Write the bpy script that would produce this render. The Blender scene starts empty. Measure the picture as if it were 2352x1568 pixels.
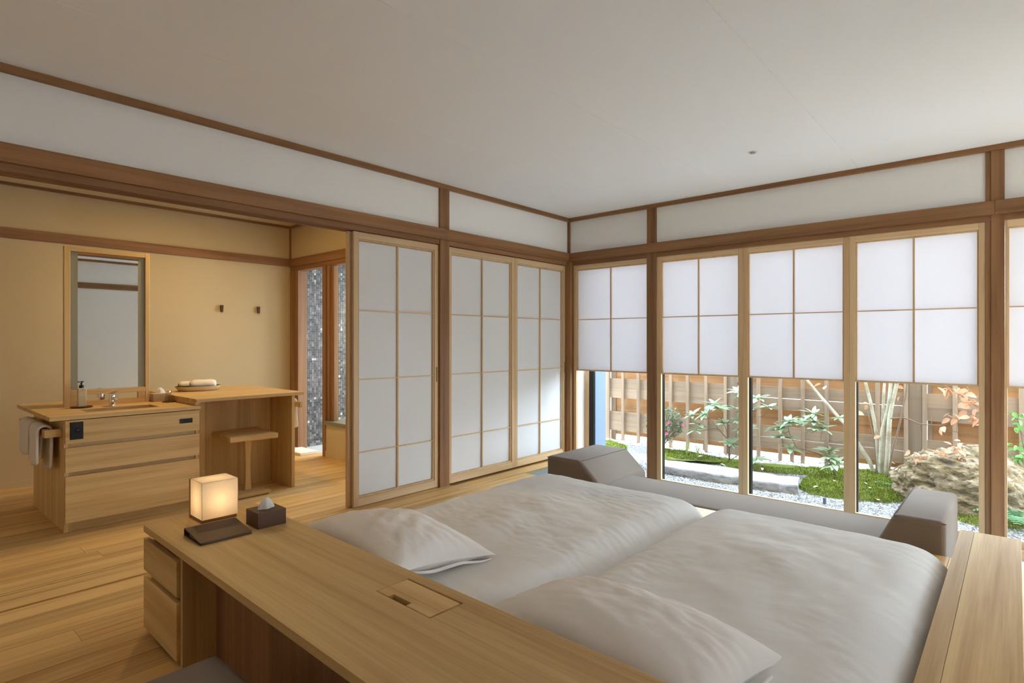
import bpy, bmesh, math, random
import numpy as np
from mathutils import Vector, Matrix, noise as mn
random.seed(7); rng = np.random.RandomState(7)
PI = math.pi
S = bpy.context.scene
COL = S.collection

# ------------------------------------------------------------------ camera, sky, lights, exposure
YAW = math.radians(41.38); FPX = 1318.0
cam = bpy.data.objects.new('camera', bpy.data.cameras.new('camera')); COL.objects.link(cam)
CAM = Vector((3.5621, -4.9564, 1.2))
cam.location = CAM; cam.rotation_euler = (PI/2, 0, YAW)
cam.data.sensor_width = 36; cam.data.lens = 36*FPX/2352; cam.data.clip_start = 0.02
S.camera = cam
S.view_settings.view_transform = 'Standard'; S.view_settings.look = 'None'
S.view_settings.gamma = 1; S.view_settings.use_curve_mapping = False
S.view_settings.exposure = 1.16
SKY = 8.0; DOWN_W = 8.8; LAMP_W = 0.15; BATH_W = 5.0; ROOM_W = 0.9
w = bpy.data.worlds.new('world'); S.world = w; w.use_nodes = True
wn = w.node_tree.nodes; bg = wn['Background']
tc = wn.new('ShaderNodeTexCoord'); sx = wn.new('ShaderNodeSeparateXYZ'); cr = wn.new('ShaderNodeValToRGB')
w.node_tree.links.new(tc.outputs['Generated'], sx.inputs[0]); w.node_tree.links.new(sx.outputs[2], cr.inputs[0])
cr.color_ramp.elements[0].position = 0.0; cr.color_ramp.elements[0].color = (0.80, 0.90, 1.0, 1)
cr.color_ramp.elements[1].position = 0.9; cr.color_ramp.elements[1].color = (0.62, 0.80, 1.0, 1)
w.node_tree.links.new(cr.outputs[0], bg.inputs[0]); bg.inputs[1].default_value = SKY
S.cycles.use_denoising = True
S.cycles.max_bounces = 10; S.cycles.diffuse_bounces = 6; S.cycles.transparent_max_bounces = 12
S.cycles.caustics_reflective = False; S.cycles.caustics_refractive = False
S.cycles.sample_clamp_indirect = 4.0

def light(name, kind, loc, power, color, size=.1, size_y=None, rot=(0, 0, 0), **k):
    d = bpy.data.lights.new(name, kind); o = bpy.data.objects.new(name, d); COL.objects.link(o)
    o.location = loc; o.rotation_euler = rot; d.energy = power; d.color = color
    if kind == 'AREA':
        d.shape = 'RECTANGLE' if size_y else 'DISK'; d.size = size
        if size_y: d.size_y = size_y
    else: d.shadow_soft_size = size
    for a, b in k.items(): setattr(d, a, b)
    return o
def portal(name, loc, sx_, sy_, rot):
    o = light(name, 'AREA', loc, 1, (1, 1, 1), sx_, sy_, rot); o.data.cycles.is_portal = True
portal('sky_portal', (3.8, .42, .95), 7.3, 2.3, (-PI/2, 0, 0))
portal('sky_portal_side', (4.66, -3.65, 1.15), 1.7, 1.8, (0, PI/2, 0))
portal('sky_portal_bath', (-1.38, .30, 1.25), 2.3, 1.75, (-PI/2, 0, 0))
light('vanity_downlight', 'AREA', (-1.32, -3.0, 2.47), DOWN_W, (1.0, .67, .25), .09)
light('bath_downlight', 'SPOT', (-2.25, -.92, 2.17), BATH_W*6, (1.0, .78, .48), .03, spot_size=1.5, spot_blend=.8)
light('room_downlight', 'AREA', (1.6, -4.7, 2.47), ROOM_W, (1.0, .70, .38), .12)

# ------------------------------------------------------------------ helpers
def lin(r, g, b):
    f = lambda c: c/12.92 if c <= .04045 else ((c+.055)/1.055)**2.4
    return (f(r/255), f(g/255), f(b/255), 1)
def P(px, py, y):
    """the point of the vertical plane at world y that the photograph shows at a pixel"""
    fw = Vector((-math.sin(YAW), math.cos(YAW), 0)); rt = Vector((math.cos(YAW), math.sin(YAW), 0))
    r = fw + rt*((px-1176)/FPX) + Vector((0, 0, (784-py)/FPX))
    return CAM + r*((y-CAM.y)/r.y)
class MB:
    def __init__(s): s.v = []; s.f = []
    def add(s, v, f):
        n = len(s.v); s.v += [tuple(p) for p in v]; s.f += [tuple(i+n for i in q) for q in f]; return s
    def box(s, x0, x1, y0, y1, z0, z1):
        return s.add([(x0,y0,z0),(x1,y0,z0),(x1,y1,z0),(x0,y1,z0),(x0,y0,z1),(x1,y0,z1),(x1,y1,z1),(x0,y1,z1)],
                     [(0,3,2,1),(4,5,6,7),(0,1,5,4),(1,2,6,5),(2,3,7,6),(3,0,4,7)])
    def prism(s, pts, a0, a1, axis='z'):
        n = len(pts)
        g = {'z': lambda p, a: (p[0], p[1], a), 'y': lambda p, a: (p[0], a, p[1]), 'x': lambda p, a: (a, p[0], p[1])}[axis]
        v = [g(p, a0) for p in pts]+[g(p, a1) for p in pts]
        f = [tuple(range(n))[::-1], tuple(range(n, 2*n))]+[(i, (i+1) % n, (i+1) % n+n, i+n) for i in range(n)]
        return s.add(v, f)
    def plate(s, x0, x1, y0, y1, hx0, hx1, hy0, hy1, z0, z1):
        o = [(x0,y0),(x1,y0),(x1,y1),(x0,y1)]; h = [(hx0,hy0),(hx1,hy0),(hx1,hy1),(hx0,hy1)]
        v = [(*p, z1) for p in o+h]+[(*p, z0) for p in o+h]; f = []
        for i in range(4):
            j = (i+1) % 4
            f += [(i, j, 4+j, 4+i), (8+j, 8+i, 12+i, 12+j), (8+i, 8+j, j, i), (4+i, 4+j, 12+j, 12+i)]
        return s.add(v, f)
    def tube(s, pts, rad, n=8, cap=True):
        pts = [Vector(p) for p in pts]; m = len(pts)
        if not hasattr(rad, '__len__'): rad = [rad]*m
        v = []; f = []
        up = Vector((.31, .2, .93))
        for i, p in enumerate(pts):
            t = (pts[min(i+1, m-1)]-pts[max(i-1, 0)]).normalized()
            a = t.cross(up)
            if a.length < 1e-3: a = t.cross(Vector((1, 0, 0)))
            a.normalize(); b = t.cross(a)
            v += [p+(a*math.cos(2*PI*k/n)+b*math.sin(2*PI*k/n))*rad[i] for k in range(n)]
        for i in range(m-1):
            f += [(i*n+k, i*n+(k+1) % n, (i+1)*n+(k+1) % n, (i+1)*n+k) for k in range(n)]
        if cap: f += [tuple(range(n))[::-1], tuple((m-1)*n+k for k in range(n))]
        return s.add(v, f)
    def lathe(s, prof, c=(0, 0, 0), n=28, sx=1, sy=1):
        v = []; f = []; m = len(prof)
        for r, z in prof:
            v += [(c[0]+sx*r*math.cos(2*PI*k/n), c[1]+sy*r*math.sin(2*PI*k/n), c[2]+z) for k in range(n)]
        for i in range(m-1):
            f += [(i*n+k, i*n+(k+1) % n, (i+1)*n+(k+1) % n, (i+1)*n+k) for k in range(n)]
        f += [tuple(range(n))[::-1], tuple((m-1)*n+k for k in range(n))]
        return s.add(v, f)
ORG = {}
def wloc(o): return ORG.get(o.name, Vector((0, 0, 0)))
def obj(name, mb, mat, parent=None, local=False, bevel=0, seg=2, smooth=False, sub=0, origin=None):
    """one mesh object; vertices are given in world space unless local"""
    base = Vector((0, 0, 0))
    if parent is not None: base = wloc(parent)
    o0 = Vector(origin) if origin is not None else base
    if local: o0 = Vector((0, 0, 0)) if origin is None else o0
    me = bpy.data.meshes.new(name)
    vs = mb.v if (local and origin is None) else [(v[0]-o0.x, v[1]-o0.y, v[2]-o0.z) for v in mb.v]
    me.from_pydata(vs, [], mb.f); me.update()
    bm = bmesh.new(); bm.from_mesh(me); bmesh.ops.recalc_face_normals(bm, faces=bm.faces); bm.to_mesh(me); bm.free()
    me.materials.append(mat)
    o = bpy.data.objects.new(name, me); COL.objects.link(o)
    if parent is not None: o.parent = parent
    o.location = (0, 0, 0) if (local and origin is None) else o0-base
    ORG[o.name] = o0 if not (local and origin is None) else base
    if bevel:
        m = o.modifiers.new('bevel', 'BEVEL'); m.width = bevel; m.segments = seg; m.limit_method = 'ANGLE'
    if sub:
        m = o.modifiers.new('sub', 'SUBSURF'); m.levels = sub; m.render_levels = sub
    if smooth: me.polygons.foreach_set('use_smooth', [True]*len(me.polygons))
    return o
def tag(o, label, cat, group=None, kind=None):
    o['label'] = label; o['category'] = cat
    if group: o['group'] = group
    if kind: o['kind'] = kind
    return o
def thing(name, label, cat, loc=(0, 0, 0), rz=0, group=None):
    o = bpy.data.objects.new(name, None); COL.objects.link(o); o.location = loc; o.rotation_euler = (0, 0, rz)
    o.empty_display_size = .05
    ORG[o.name] = Vector(loc); return tag(o, label, cat, group)
def struct(name, mb, mat, label=None, **k):
    o = obj(name, mb, mat, **k); o['kind'] = 'structure'
    if label: o['label'] = label
    return o
def sroot(name, loc=(0, 0, 0), label=None):
    o = bpy.data.objects.new(name, None); COL.objects.link(o); o.location = loc; o['kind'] = 'structure'; ORG[o.name] = Vector(loc)
    if label: o['label'] = label
    return o
def inst(name, me, parent, loc, rot=None, scale=1, quat=None):
    o = bpy.data.objects.new(name, me); COL.objects.link(o); o.parent = parent; o.location = Vector(loc)-wloc(parent)
    if quat is not None: o.rotation_mode = 'QUATERNION'; o.rotation_quaternion = quat
    elif rot is not None: o.rotation_euler = rot
    o.scale = (scale,)*3 if not hasattr(scale, '__len__') else scale
    return o

# ------------------------------------------------------------------ materials
def mat(name):
    m = bpy.data.materials.new(name); m.use_nodes = True
    n = m.node_tree.nodes; l = m.node_tree.links; return m, n, l, n['Principled BSDF']
def plain(name, col, rough=.6, metal=0, bump=0, bscale=200, spec=.3, var=0, vscale=8):
    m, n, l, b = mat(name)
    b.inputs['Base Color'].default_value = col; b.inputs['Roughness'].default_value = rough
    b.inputs['Metallic'].default_value = metal; b.inputs['Specular IOR Level'].default_value = spec
    t = n.new('ShaderNodeTexCoord')
    if var:
        q = n.new('ShaderNodeTexNoise'); q.inputs['Scale'].default_value = vscale; q.inputs['Detail'].default_value = 5
        l.new(t.outputs['Object'], q.inputs['Vector'])
        mx = n.new('ShaderNodeMix'); mx.data_type = 'RGBA'
        mx.inputs[6].default_value = tuple(c*(1-var) for c in col[:3])+(1,); mx.inputs[7].default_value = tuple(min(1, c*(1+var)) for c in col[:3])+(1,)
        l.new(q.outputs['Fac'], mx.inputs[0]); l.new(mx.outputs[2], b.inputs['Base Color'])
    if bump:
        q = n.new('ShaderNodeTexNoise'); q.inputs['Scale'].default_value = bscale; q.inputs['Detail'].default_value = 3
        l.new(t.outputs['Object'], q.inputs['Vector'])
        bp = n.new('ShaderNodeBump'); bp.inputs['Strength'].default_value = bump; bp.inputs['Distance'].default_value = .002
        l.new(q.outputs['Fac'], bp.inputs['Height']); l.new(bp.outputs[0], b.inputs['Normal'])
    return m
def wood(name, c1, c2, axis, rough=.5, cross=16, along=.55, fine=1.0, tone=.12, knots=False):
    m, n, l, b = mat(name)
    t = n.new('ShaderNodeTexCoord'); oi = n.new('ShaderNodeObjectInfo')
    off = n.new('ShaderNodeVectorMath'); off.operation = 'SCALE'; off.inputs[0].default_value = (13.1, 7.7, 21.3)
    l.new(oi.outputs['Random'], off.inputs['Scale'])
    ad = n.new('ShaderNodeVectorMath'); ad.operation = 'ADD'
    l.new(t.outputs['Object'], ad.inputs[0]); l.new(off.outputs[0], ad.inputs[1])
    def stretched(a, c, det, rgh=.6, dist=.3):
        mp = n.new('ShaderNodeMapping'); sc = [c, c, c]; sc['xyz'.index(axis)] = a; mp.inputs['Scale'].default_value = sc
        l.new(ad.outputs[0], mp.inputs['Vector'])
        q = n.new('ShaderNodeTexNoise'); q.inputs['Scale'].default_value = 1; q.inputs['Detail'].default_value = det
        q.inputs['Roughness'].default_value = rgh; q.inputs['Distortion'].default_value = dist
        l.new(mp.outputs[0], q.inputs['Vector']); return q
    a = stretched(along, cross, 4); f = stretched(along*4, cross*9, 2, dist=0)
    mm = n.new('ShaderNodeMath'); mm.operation = 'MULTIPLY_ADD'; mm.inputs[1].default_value = .35*fine; l.new(f.outputs['Fac'], mm.inputs[0]); l.new(a.outputs['Fac'], mm.inputs[2])
    rp = n.new('ShaderNodeValToRGB'); e = rp.color_ramp.elements
    e[0].position = .42; e[0].color = c2; e[1].position = .82; e[1].color = c1
    l.new(mm.outputs[0], rp.inputs[0])
    hv = n.new('ShaderNodeHueSaturation'); ma = n.new('ShaderNodeMath'); ma.operation = 'MULTIPLY_ADD'
    ma.inputs[1].default_value = tone*2; ma.inputs[2].default_value = 1-tone; l.new(oi.outputs['Random'], ma.inputs[0]); l.new(ma.outputs[0], hv.inputs['Value'])
    l.new(rp.outputs[0], hv.inputs['Color'])
    out = hv.outputs[0]
    if knots:
        vo = n.new('ShaderNodeTexVoronoi'); vo.inputs['Scale'].default_value = 5; l.new(ad.outputs[0], vo.inputs['Vector'])
        kr = n.new('ShaderNodeValToRGB'); kr.color_ramp.elements[0].position = .05; kr.color_ramp.elements[0].color = (.25, .2, .16, 1); kr.color_ramp.elements[1].position = .14; kr.color_ramp.elements[1].color = (1, 1, 1, 1)
        l.new(vo.outputs['Distance'], kr.inputs[0])
        mu = n.new('ShaderNodeMix'); mu.data_type = 'RGBA'; mu.blend_type = 'MULTIPLY'; mu.inputs[0].default_value = 1
        l.new(out, mu.inputs[6]); l.new(kr.outputs[0], mu.inputs[7]); out = mu.outputs[2]
    l.new(out, b.inputs['Base Color'])
    b.inputs['Roughness'].default_value = rough; b.inputs['Specular IOR Level'].default_value = .3
    bp = n.new('ShaderNodeBump'); bp.inputs['Strength'].default_value = .12; bp.inputs['Distance'].default_value = .001
    l.new(f.outputs['Fac'], bp.inputs['Height']); l.new(bp.outputs[0], b.inputs['Normal'])
    return m
HIN1, HIN2 = lin(220, 186, 128), lin(186, 146, 90)
BR1, BR2 = lin(158, 116, 78), lin(118, 82, 54)
W = {}
for a in 'xyz':
    W['hinoki_'+a] = wood('hinoki_'+a, HIN1, HIN2, a)
    W['brown_'+a] = wood('brown_'+a, BR1, BR2, a, tone=.1)
    W['cedar_'+a] = wood('cedar_'+a, lin(151, 127, 104), lin(117, 96, 77), a, rough=.8, cross=18, along=.9, tone=.16, fine=1.6)
W['frame_x'] = wood('pale_frame_x', lin(224, 196, 156), lin(200, 168, 126), 'x'); W['frame_y'] = wood('pale_frame_y', lin(224, 196, 156), lin(200, 168, 126), 'y')
W['frame_z'] = wood('pale_frame_z', lin(218, 188, 148), lin(196, 162, 120), 'z')
W['floor'] = wood('floor_board', lin(222, 182, 118), lin(160, 112, 60), 'y', rough=.42, cross=13, along=.45, tone=.12, fine=1.5)
W['orange_x'] = wood('cedar_orange_x', lin(162, 120, 78), lin(122, 86, 53), 'x', rough=.8, cross=18, tone=.14, fine=1.6)
W['post'] = wood('knotty_post', lin(140, 119, 98), lin(112, 92, 74), 'z', rough=.85, cross=14, knots=True)
PLASTER = plain('wall_paper', lin(243, 243, 242), .9, bump=.25, bscale=260, spec=.1, var=.02, vscale=40)
WARMWALL = plain('vanity_wall_paper', lin(200, 180, 142), .9, bump=.25, bscale=260, spec=.1, var=.02, vscale=40)
CEIL = plain('ceiling_paper', lin(240, 244, 249), .9, bump=.2, bscale=200, spec=.1)
LINEN = plain('white_linen', lin(234, 232, 229), .85, bump=.25, bscale=90, spec=.15)
PILLOWM = plain('pillow_linen', lin(234, 228, 222), .85, bump=.25, bscale=60, spec=.15)
def fabric(name, c1, c2, sc=700):
    m, n, l, b = mat(name)
    t = n.new('ShaderNodeTexCoord'); q = n.new('ShaderNodeTexNoise'); q.inputs['Scale'].default_value = sc; q.inputs['Detail'].default_value = 2
    l.new(t.outputs['Object'], q.inputs['Vector'])
    mx = n.new('ShaderNodeMix'); mx.data_type = 'RGBA'; mx.inputs[6].default_value = c1; mx.inputs[7].default_value = c2
    l.new(q.outputs['Fac'], mx.inputs[0]); l.new(mx.outputs[2], b.inputs['Base Color']); b.inputs['Roughness'].default_value = .95; b.inputs['Specular IOR Level'].default_value = .1
    bp = n.new('ShaderNodeBump'); bp.inputs['Strength'].default_value = .3; bp.inputs['Distance'].default_value = .001; l.new(q.outputs['Fac'], bp.inputs['Height']); l.new(bp.outputs[0], b.inputs['Normal'])
    return m
SOFA = fabric('taupe_fabric', lin(106, 94, 84), lin(134, 121, 110)); SEAM = fabric('taupe_piping', lin(84, 76, 69), lin(104, 95, 88))
GREYFAB = fabric('grey_cushion', lin(128, 116, 108), lin(150, 138, 130))
TOWEL = plain('towel', lin(232, 224, 212), .95, bump=.8, bscale=350, spec=.1)
BROWNLEATHER = plain('dark_brown_leatherette', lin(94, 68, 52), .55, bump=.4, bscale=400)
BLACK = plain('black_plastic', lin(22, 22, 24), .35); ALU = plain('black_aluminium', lin(30, 31, 33), .35, metal=.3)
CHROME = plain('chrome', (.8, .82, .84, 1), .08, metal=1)
STONE = plain('pale_stone_tile', lin(190, 198, 198), .5, bump=.15, bscale=120, var=.08, vscale=60)
SILLSTONE = plain('grey_green_stone', lin(128, 124, 104), .4, var=.15, vscale=60)
EXTWALL = plain('exterior_plaster', lin(124, 138, 160), .95, bump=.8, bscale=180, spec=.05)  # white wall in truth; the blue of the skylight is put into its colour
BASIN = plain('wooden_basin_glaze', lin(176, 140, 92), .4)
BEIGE = plain('beige_leatherette', lin(196, 172, 138), .6, bump=.3, bscale=400)
CERAM = plain('cream_ceramic', lin(222, 206, 168), .35)
FROST = plain('frosted_glass', lin(150, 146, 126), .6)
def mk_mirror():
    m, n, l, b = mat('mirror_glass'); b.inputs['Metallic'].default_value = 1; b.inputs['Roughness'].default_value = .01; b.inputs['Base Color'].default_value = (.9, .92, .92, 1); return m
MIRROR = mk_mirror()
def mk_paper(name, col, tr):
    m, n, l, b = mat(name); n.remove(b); o = n['Material Output']
    d = n.new('ShaderNodeBsdfDiffuse'); t = n.new('ShaderNodeBsdfTranslucent'); x = n.new('ShaderNodeMixShader')
    q = n.new('ShaderNodeTexNoise'); q.inputs['Scale'].default_value = 160; q.inputs['Detail'].default_value = 4
    tc_ = n.new('ShaderNodeTexCoord'); l.new(tc_.outputs['Object'], q.inputs['Vector'])
    mx = n.new('ShaderNodeMix'); mx.data_type = 'RGBA'; mx.inputs[6].default_value = tuple(c*.96 for c in col[:3])+(1,); mx.inputs[7].default_value = col
    l.new(q.outputs['Fac'], mx.inputs[0])
    for s_ in (d, t): l.new(mx.outputs[2], s_.inputs['Color'])
    x.inputs[0].default_value = tr; l.new(d.outputs[0], x.inputs[1]); l.new(t.outputs[0], x.inputs[2]); l.new(x.outputs[0], o.inputs[0]); return m
PAPER = mk_paper('shoji_paper', lin(245, 243, 245), .245); PAPER3 = mk_paper('added_window_paper', lin(246, 244, 243), .20); PAPER2 = mk_paper('shoji_paper_inner', lin(243, 244, 246), .15)
SHADE = mk_paper('lamp_paper', lin(246, 236, 216), .6)
TISSUE = mk_paper('tissue_paper', lin(244, 240, 234), .3)
def mk_glass(name, refl=1.0, tint=(.97, .985, .98, 1)):
    m, n, l, b = mat(name); n.remove(b); o = n['Material Output']
    t = n.new('ShaderNodeBsdfTransparent'); t.inputs[0].default_value = tint; g = n.new('ShaderNodeBsdfGlossy'); g.inputs['Roughness'].default_value = .02
    f = n.new('ShaderNodeFresnel'); f.inputs[0].default_value = 1.45; x = n.new('ShaderNodeMixShader'); ge = n.new('ShaderNodeNewGeometry'); mu = n.new('ShaderNodeMath'); mu.operation = 'MULTIPLY_ADD'; mu.inputs[1].default_value = -1; mu.inputs[2].default_value = 1
    l.new(ge.outputs['Backfacing'], mu.inputs[0]); m2 = n.new('ShaderNodeMath'); m2.operation = 'MULTIPLY'; l.new(f.outputs[0], m2.inputs[0]); l.new(mu.outputs[0], m2.inputs[1]); l.new(m2.outputs[0], x.inputs[0]); l.new(t.outputs[0], x.inputs[1]); l.new(g.outputs[0], x.inputs[2]); l.new(x.outputs[0], o.inputs[0]); return m
GLASS = mk_glass('window_glass'); TGLASS = mk_glass('tumbler_glass', tint=(.93, .93, .9, 1))
def mk_leaf(name, c1, c2, tr=.25, rough=.45):
    m, n, l, b = mat(name); o = n['Material Output']
    oi = n.new('ShaderNodeObjectInfo'); q = n.new('ShaderNodeTexNoise'); q.inputs['Scale'].default_value = 14
    tc_ = n.new('ShaderNodeTexCoord'); l.new(tc_.outputs['Object'], q.inputs['Vector'])
    a = n.new('ShaderNodeMath'); a.operation = 'ADD'; l.new(oi.outputs['Random'], a.inputs[0]); l.new(q.outputs['Fac'], a.inputs[1])
    h = n.new('ShaderNodeMath'); h.operation = 'MULTIPLY'; h.inputs[1].default_value = .55; l.new(a.outputs[0], h.inputs[0])
    mx = n.new('ShaderNodeMix'); mx.data_type = 'RGBA'; mx.inputs[6].default_value = c1; mx.inputs[7].default_value = c2
    l.new(h.outputs[0], mx.inputs[0]); l.new(mx.outputs[2], b.inputs['Base Color']); b.inputs['Roughness'].default_value = rough; b.inputs['Specular IOR Level'].default_value = .5
    t = n.new('ShaderNodeBsdfTranslucent'); l.new(mx.outputs[2], t.inputs[0]); x = n.new('ShaderNodeMixShader'); x.inputs[0].default_value = tr
    l.new(b.outputs[0], x.inputs[1]); l.new(t.outputs[0], x.inputs[2]); l.new(x.outputs[0], o.inputs[0]); return m
RHODO = mk_leaf('rhododendron_leaf', lin(110, 132, 92), lin(168, 180, 148), .2, .25); CAMEL = mk_leaf('camellia_leaf', lin(52, 78, 50), lin(150, 160, 128))
BEECH = mk_leaf('dry_beech_leaf', lin(184, 126, 84), lin(216, 174, 142), .35, .6); FALLEN = mk_leaf('fallen_leaf', lin(226, 190, 170), lin(240, 226, 214), .2, .7)
FERN = mk_leaf('fern_green', lin(66, 116, 66), lin(120, 164, 112)); BRIGHT = mk_leaf('bright_leaf', lin(70, 128, 50), lin(130, 176, 90)); IRIS = mk_leaf('grass_blade', lin(110, 150, 60), lin(170, 185, 110))
PINK = plain('pink_petal', lin(214, 84, 122), .5)
BARK = plain('brown_twig', lin(120, 100, 84), .85, bump=.6, bscale=90, var=.25, vscale=30)
def mk_birch():
    m, n, l, b = mat('pale_spotted_bark')
    t = n.new('ShaderNodeTexCoord'); mp = n.new('ShaderNodeMapping'); mp.inputs['Scale'].default_value = (14, 14, 20); l.new(t.outputs['Object'], mp.inputs[0])
    v = n.new('ShaderNodeTexVoronoi'); l.new(mp.outputs[0], v.inputs['Vector'])
    r = n.new('ShaderNodeValToRGB'); r.color_ramp.elements[0].position = .1; r.color_ramp.elements[0].color = lin(60, 50, 42); r.color_ramp.elements[1].position = .24; r.color_ramp.elements[1].color = lin(188, 180, 158)
    l.new(v.outputs['Distance'], r.inputs[0])
    q = n.new('ShaderNodeTexNoise'); q.inputs['Scale'].default_value = 9; q.inputs['Detail'].default_value = 4; l.new(t.outputs['Object'], q.inputs['Vector'])
    mx = n.new('ShaderNodeMix'); mx.data_type = 'RGBA'; mx.blend_type = 'MULTIPLY'; mx.inputs[0].default_value = .55
    rr = n.new('ShaderNodeValToRGB'); rr.color_ramp.elements[0].position = .35; rr.color_ramp.elements[0].color = lin(150, 140, 110); rr.color_ramp.elements[1].position = .6; rr.color_ramp.elements[1].color = (1, 1, 1, 1)
    l.new(q.outputs['Fac'], rr.inputs[0]); l.new(r.outputs[0], mx.inputs[6]); l.new(rr.outputs[0], mx.inputs[7]); l.new(mx.outputs[2], b.inputs['Base Color']); b.inputs['Roughness'].default_value = .8; return m
BIRCH = mk_birch()
def mk_rock(name, cols, scale=6):
    m, n, l, b = mat(name)
    t = n.new('ShaderNodeTexCoord'); mp = n.new('ShaderNodeMapping'); mp.inputs['Rotation'].default_value = (.3, .5, .2); mp.inputs['Scale'].default_value = (1, 1, 2.6); l.new(t.outputs['Object'], mp.inputs[0])
    q = n.new('ShaderNodeTexNoise'); q.inputs['Scale'].default_value = scale; q.inputs['Detail'].default_value = 9; q.inputs['Roughness'].default_value = .68; l.new(mp.outputs[0], q.inputs['Vector'])
    r = n.new('ShaderNodeValToRGB'); r.color_ramp.elements[0].position = .32; r.color_ramp.elements[1].position = .72
    r.color_ramp.elements[0].color = cols[0]; r.color_ramp.elements[1].color = cols[-1]
    for i, c in enumerate(cols[1:-1]):
        e = r.color_ramp.elements.new(.32+.4*(i+1)/(len(cols)-1)); e.color = c
    l.new(q.outputs['Fac'], r.inputs[0]); l.new(r.outputs[0], b.inputs['Base Color']); b.inputs['Roughness'].default_value = .9
    bp = n.new('ShaderNodeBump'); bp.inputs['Strength'].default_value = 1; bp.inputs['Distance'].default_value = .03; l.new(q.outputs['Fac'], bp.inputs['Height']); l.new(bp.outputs[0], b.inputs['Normal']); return m
ROCK = mk_rock('mossy_boulder', [lin(34, 27, 17), lin(92, 75, 48), lin(134, 114, 80), lin(162, 146, 126), lin(192, 181, 168)], 8)
SLAB = mk_rock('pale_edging_stone', [lin(100, 98, 100), lin(168, 164, 162), lin(196, 190, 186)], 7)
def mk_ground():
    m, n, l, b = mat('gravel_ground')
    t = n.new('ShaderNodeTexCoord'); v = n.new('ShaderNodeTexVoronoi'); v.inputs['Scale'].default_value = 70; l.new(t.outputs['Object'], v.inputs['Vector'])
    s_ = n.new('ShaderNodeSeparateColor'); l.new(v.outputs['Color'], s_.inputs[0])
    r = n.new('ShaderNodeValToRGB'); r.color_ramp.elements[0].color = lin(84, 84, 84); r.color_ramp.elements[1].color = lin(168, 164, 160); l.new(s_.outputs[0], r.inputs[0]); l.new(r.outputs[0], b.inputs['Base Color'])
    bp = n.new('ShaderNodeBump'); bp.inputs['Distance'].default_value = .01; l.new(v.outputs['Distance'], bp.inputs['Height']); l.new(bp.outputs[0], b.inputs['Normal']); b.inputs['Roughness'].default_value = .9; return m
GROUND = mk_ground()
def mk_attr(name, rough=.8, spec=.3, tr=0):
    m, n, l, b = mat(name); a = n.new('ShaderNodeAttribute'); a.attribute_name = 'tint'; l.new(a.outputs['Color'], b.inputs['Base Color']); b.inputs['Roughness'].default_value = rough; b.inputs['Specular IOR Level'].default_value = spec; return m
PEBBLE = mk_attr('gravel_stones', .9); MOSAIC = mk_attr('mosaic_tile', .3, .5); MOSS = mk_attr('moss_tufts', .9, .1)
GROUT = plain('mosaic_grout', lin(150, 148, 142), .9)
def tint(o, cols):
    """cols: one colour per vertex (n,3)"""
    a = o.data.color_attributes.new('tint', 'FLOAT_COLOR', 'POINT'); c = np.ones((len(cols), 4), 'f'); c[:, :3] = cols; a.data.foreach_set('color', c.ravel())

# ------------------------------------------------------------------ the room shell
NG0, NG1, KM, CH = 2.04, 2.13, 2.0, 2.5
XR, XR2, YB = 4.45, 7.4, -7.0  # middle value: far end of an unseen room extension added for daylight
# floor with its boards
fl = struct('floor', MB().box(-2.75, 4.6, YB-.1, -.972, -.06, -.022).box(-2.75, .165, -.972, .1, -.06, -.022).box(4.6, XR2, -1.82, .1, -.06, 0), W['floor'], 'wooden floor of long pale boards running towards the garden')
def board(x0, x1, y0, y1, par=fl, name='floor_board', m='floor'):
    return obj(name, MB().box(x0+.0009, x1-.0009, y0, y1, -.0215, 0), W[m], par, bevel=.0012, seg=1, origin=(x0, y0, 0))
x = .0465-.1405*22; k = 0
edges = [.0465+.1405*i for i in range(0, 33)]
for i in range(len(edges)-1):
    x0, x1 = edges[i], min(edges[i+1], XR+.1)
    if x0 > XR: break
    ys = [YB, -.95]; c = YB+random.uniform(.6, 4.6)
    if x0 > .17 and x1 < XR and random.random() < .7: ys = [YB, c, -.95]
    if x0 < .1: ys = [YB, -1.75, 0.0]
    for a, b in zip(ys, ys[1:]): board(x0, x1 if x0 > .1 else .17 if i == 0 else x1, a+.0006, b)
x1 = -.125
while x1 > -2.62:
    x0 = max(x1-.1405, -2.63)
    c = YB+random.uniform(.8, 4.4); end = -1.66 if x1 < -1.8 else -1.735
    for a, b in ((YB, c), (c+.0006, end)): board(x0, x1, a, b)
    x1 -= .1405
for x0, x1 in ((-.125, -.062), (-.056, -.036), (-.030, .0465)): board(x0, x1, YB, -1.70 if x0 > -.03 else -1.70)
# sunken strip by the windows
pit = sroot('floor_pit', (2.2, -.5, -.2), 'sunken strip of pale blue-grey stone tiles below the windows')
obj('tile_bed', MB().box(.17, XR, -.95, .02, -.25, -.212), STONE, pit)
xt = .172
while xt < XR-.02:
    for (y0, y1) in ((-.947, -.464), (-.46, .02)):
        obj('floor_tile', MB().box(xt, min(xt+.476, XR), y0, y1, -.211, -.2), STONE, pit, bevel=.0015, seg=1, origin=(xt, y0, -.2))
    xt += .48
for y0, y1 in ((-.95, -.565), (-.562, 0)): obj('riser_slab', MB().box(.14, .17, y0, y1, -.2, -.022), STONE, pit)
obj('riser_slab', MB().box(.17, XR, -.972, -.952, -.2, -.022), STONE, pit)
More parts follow.
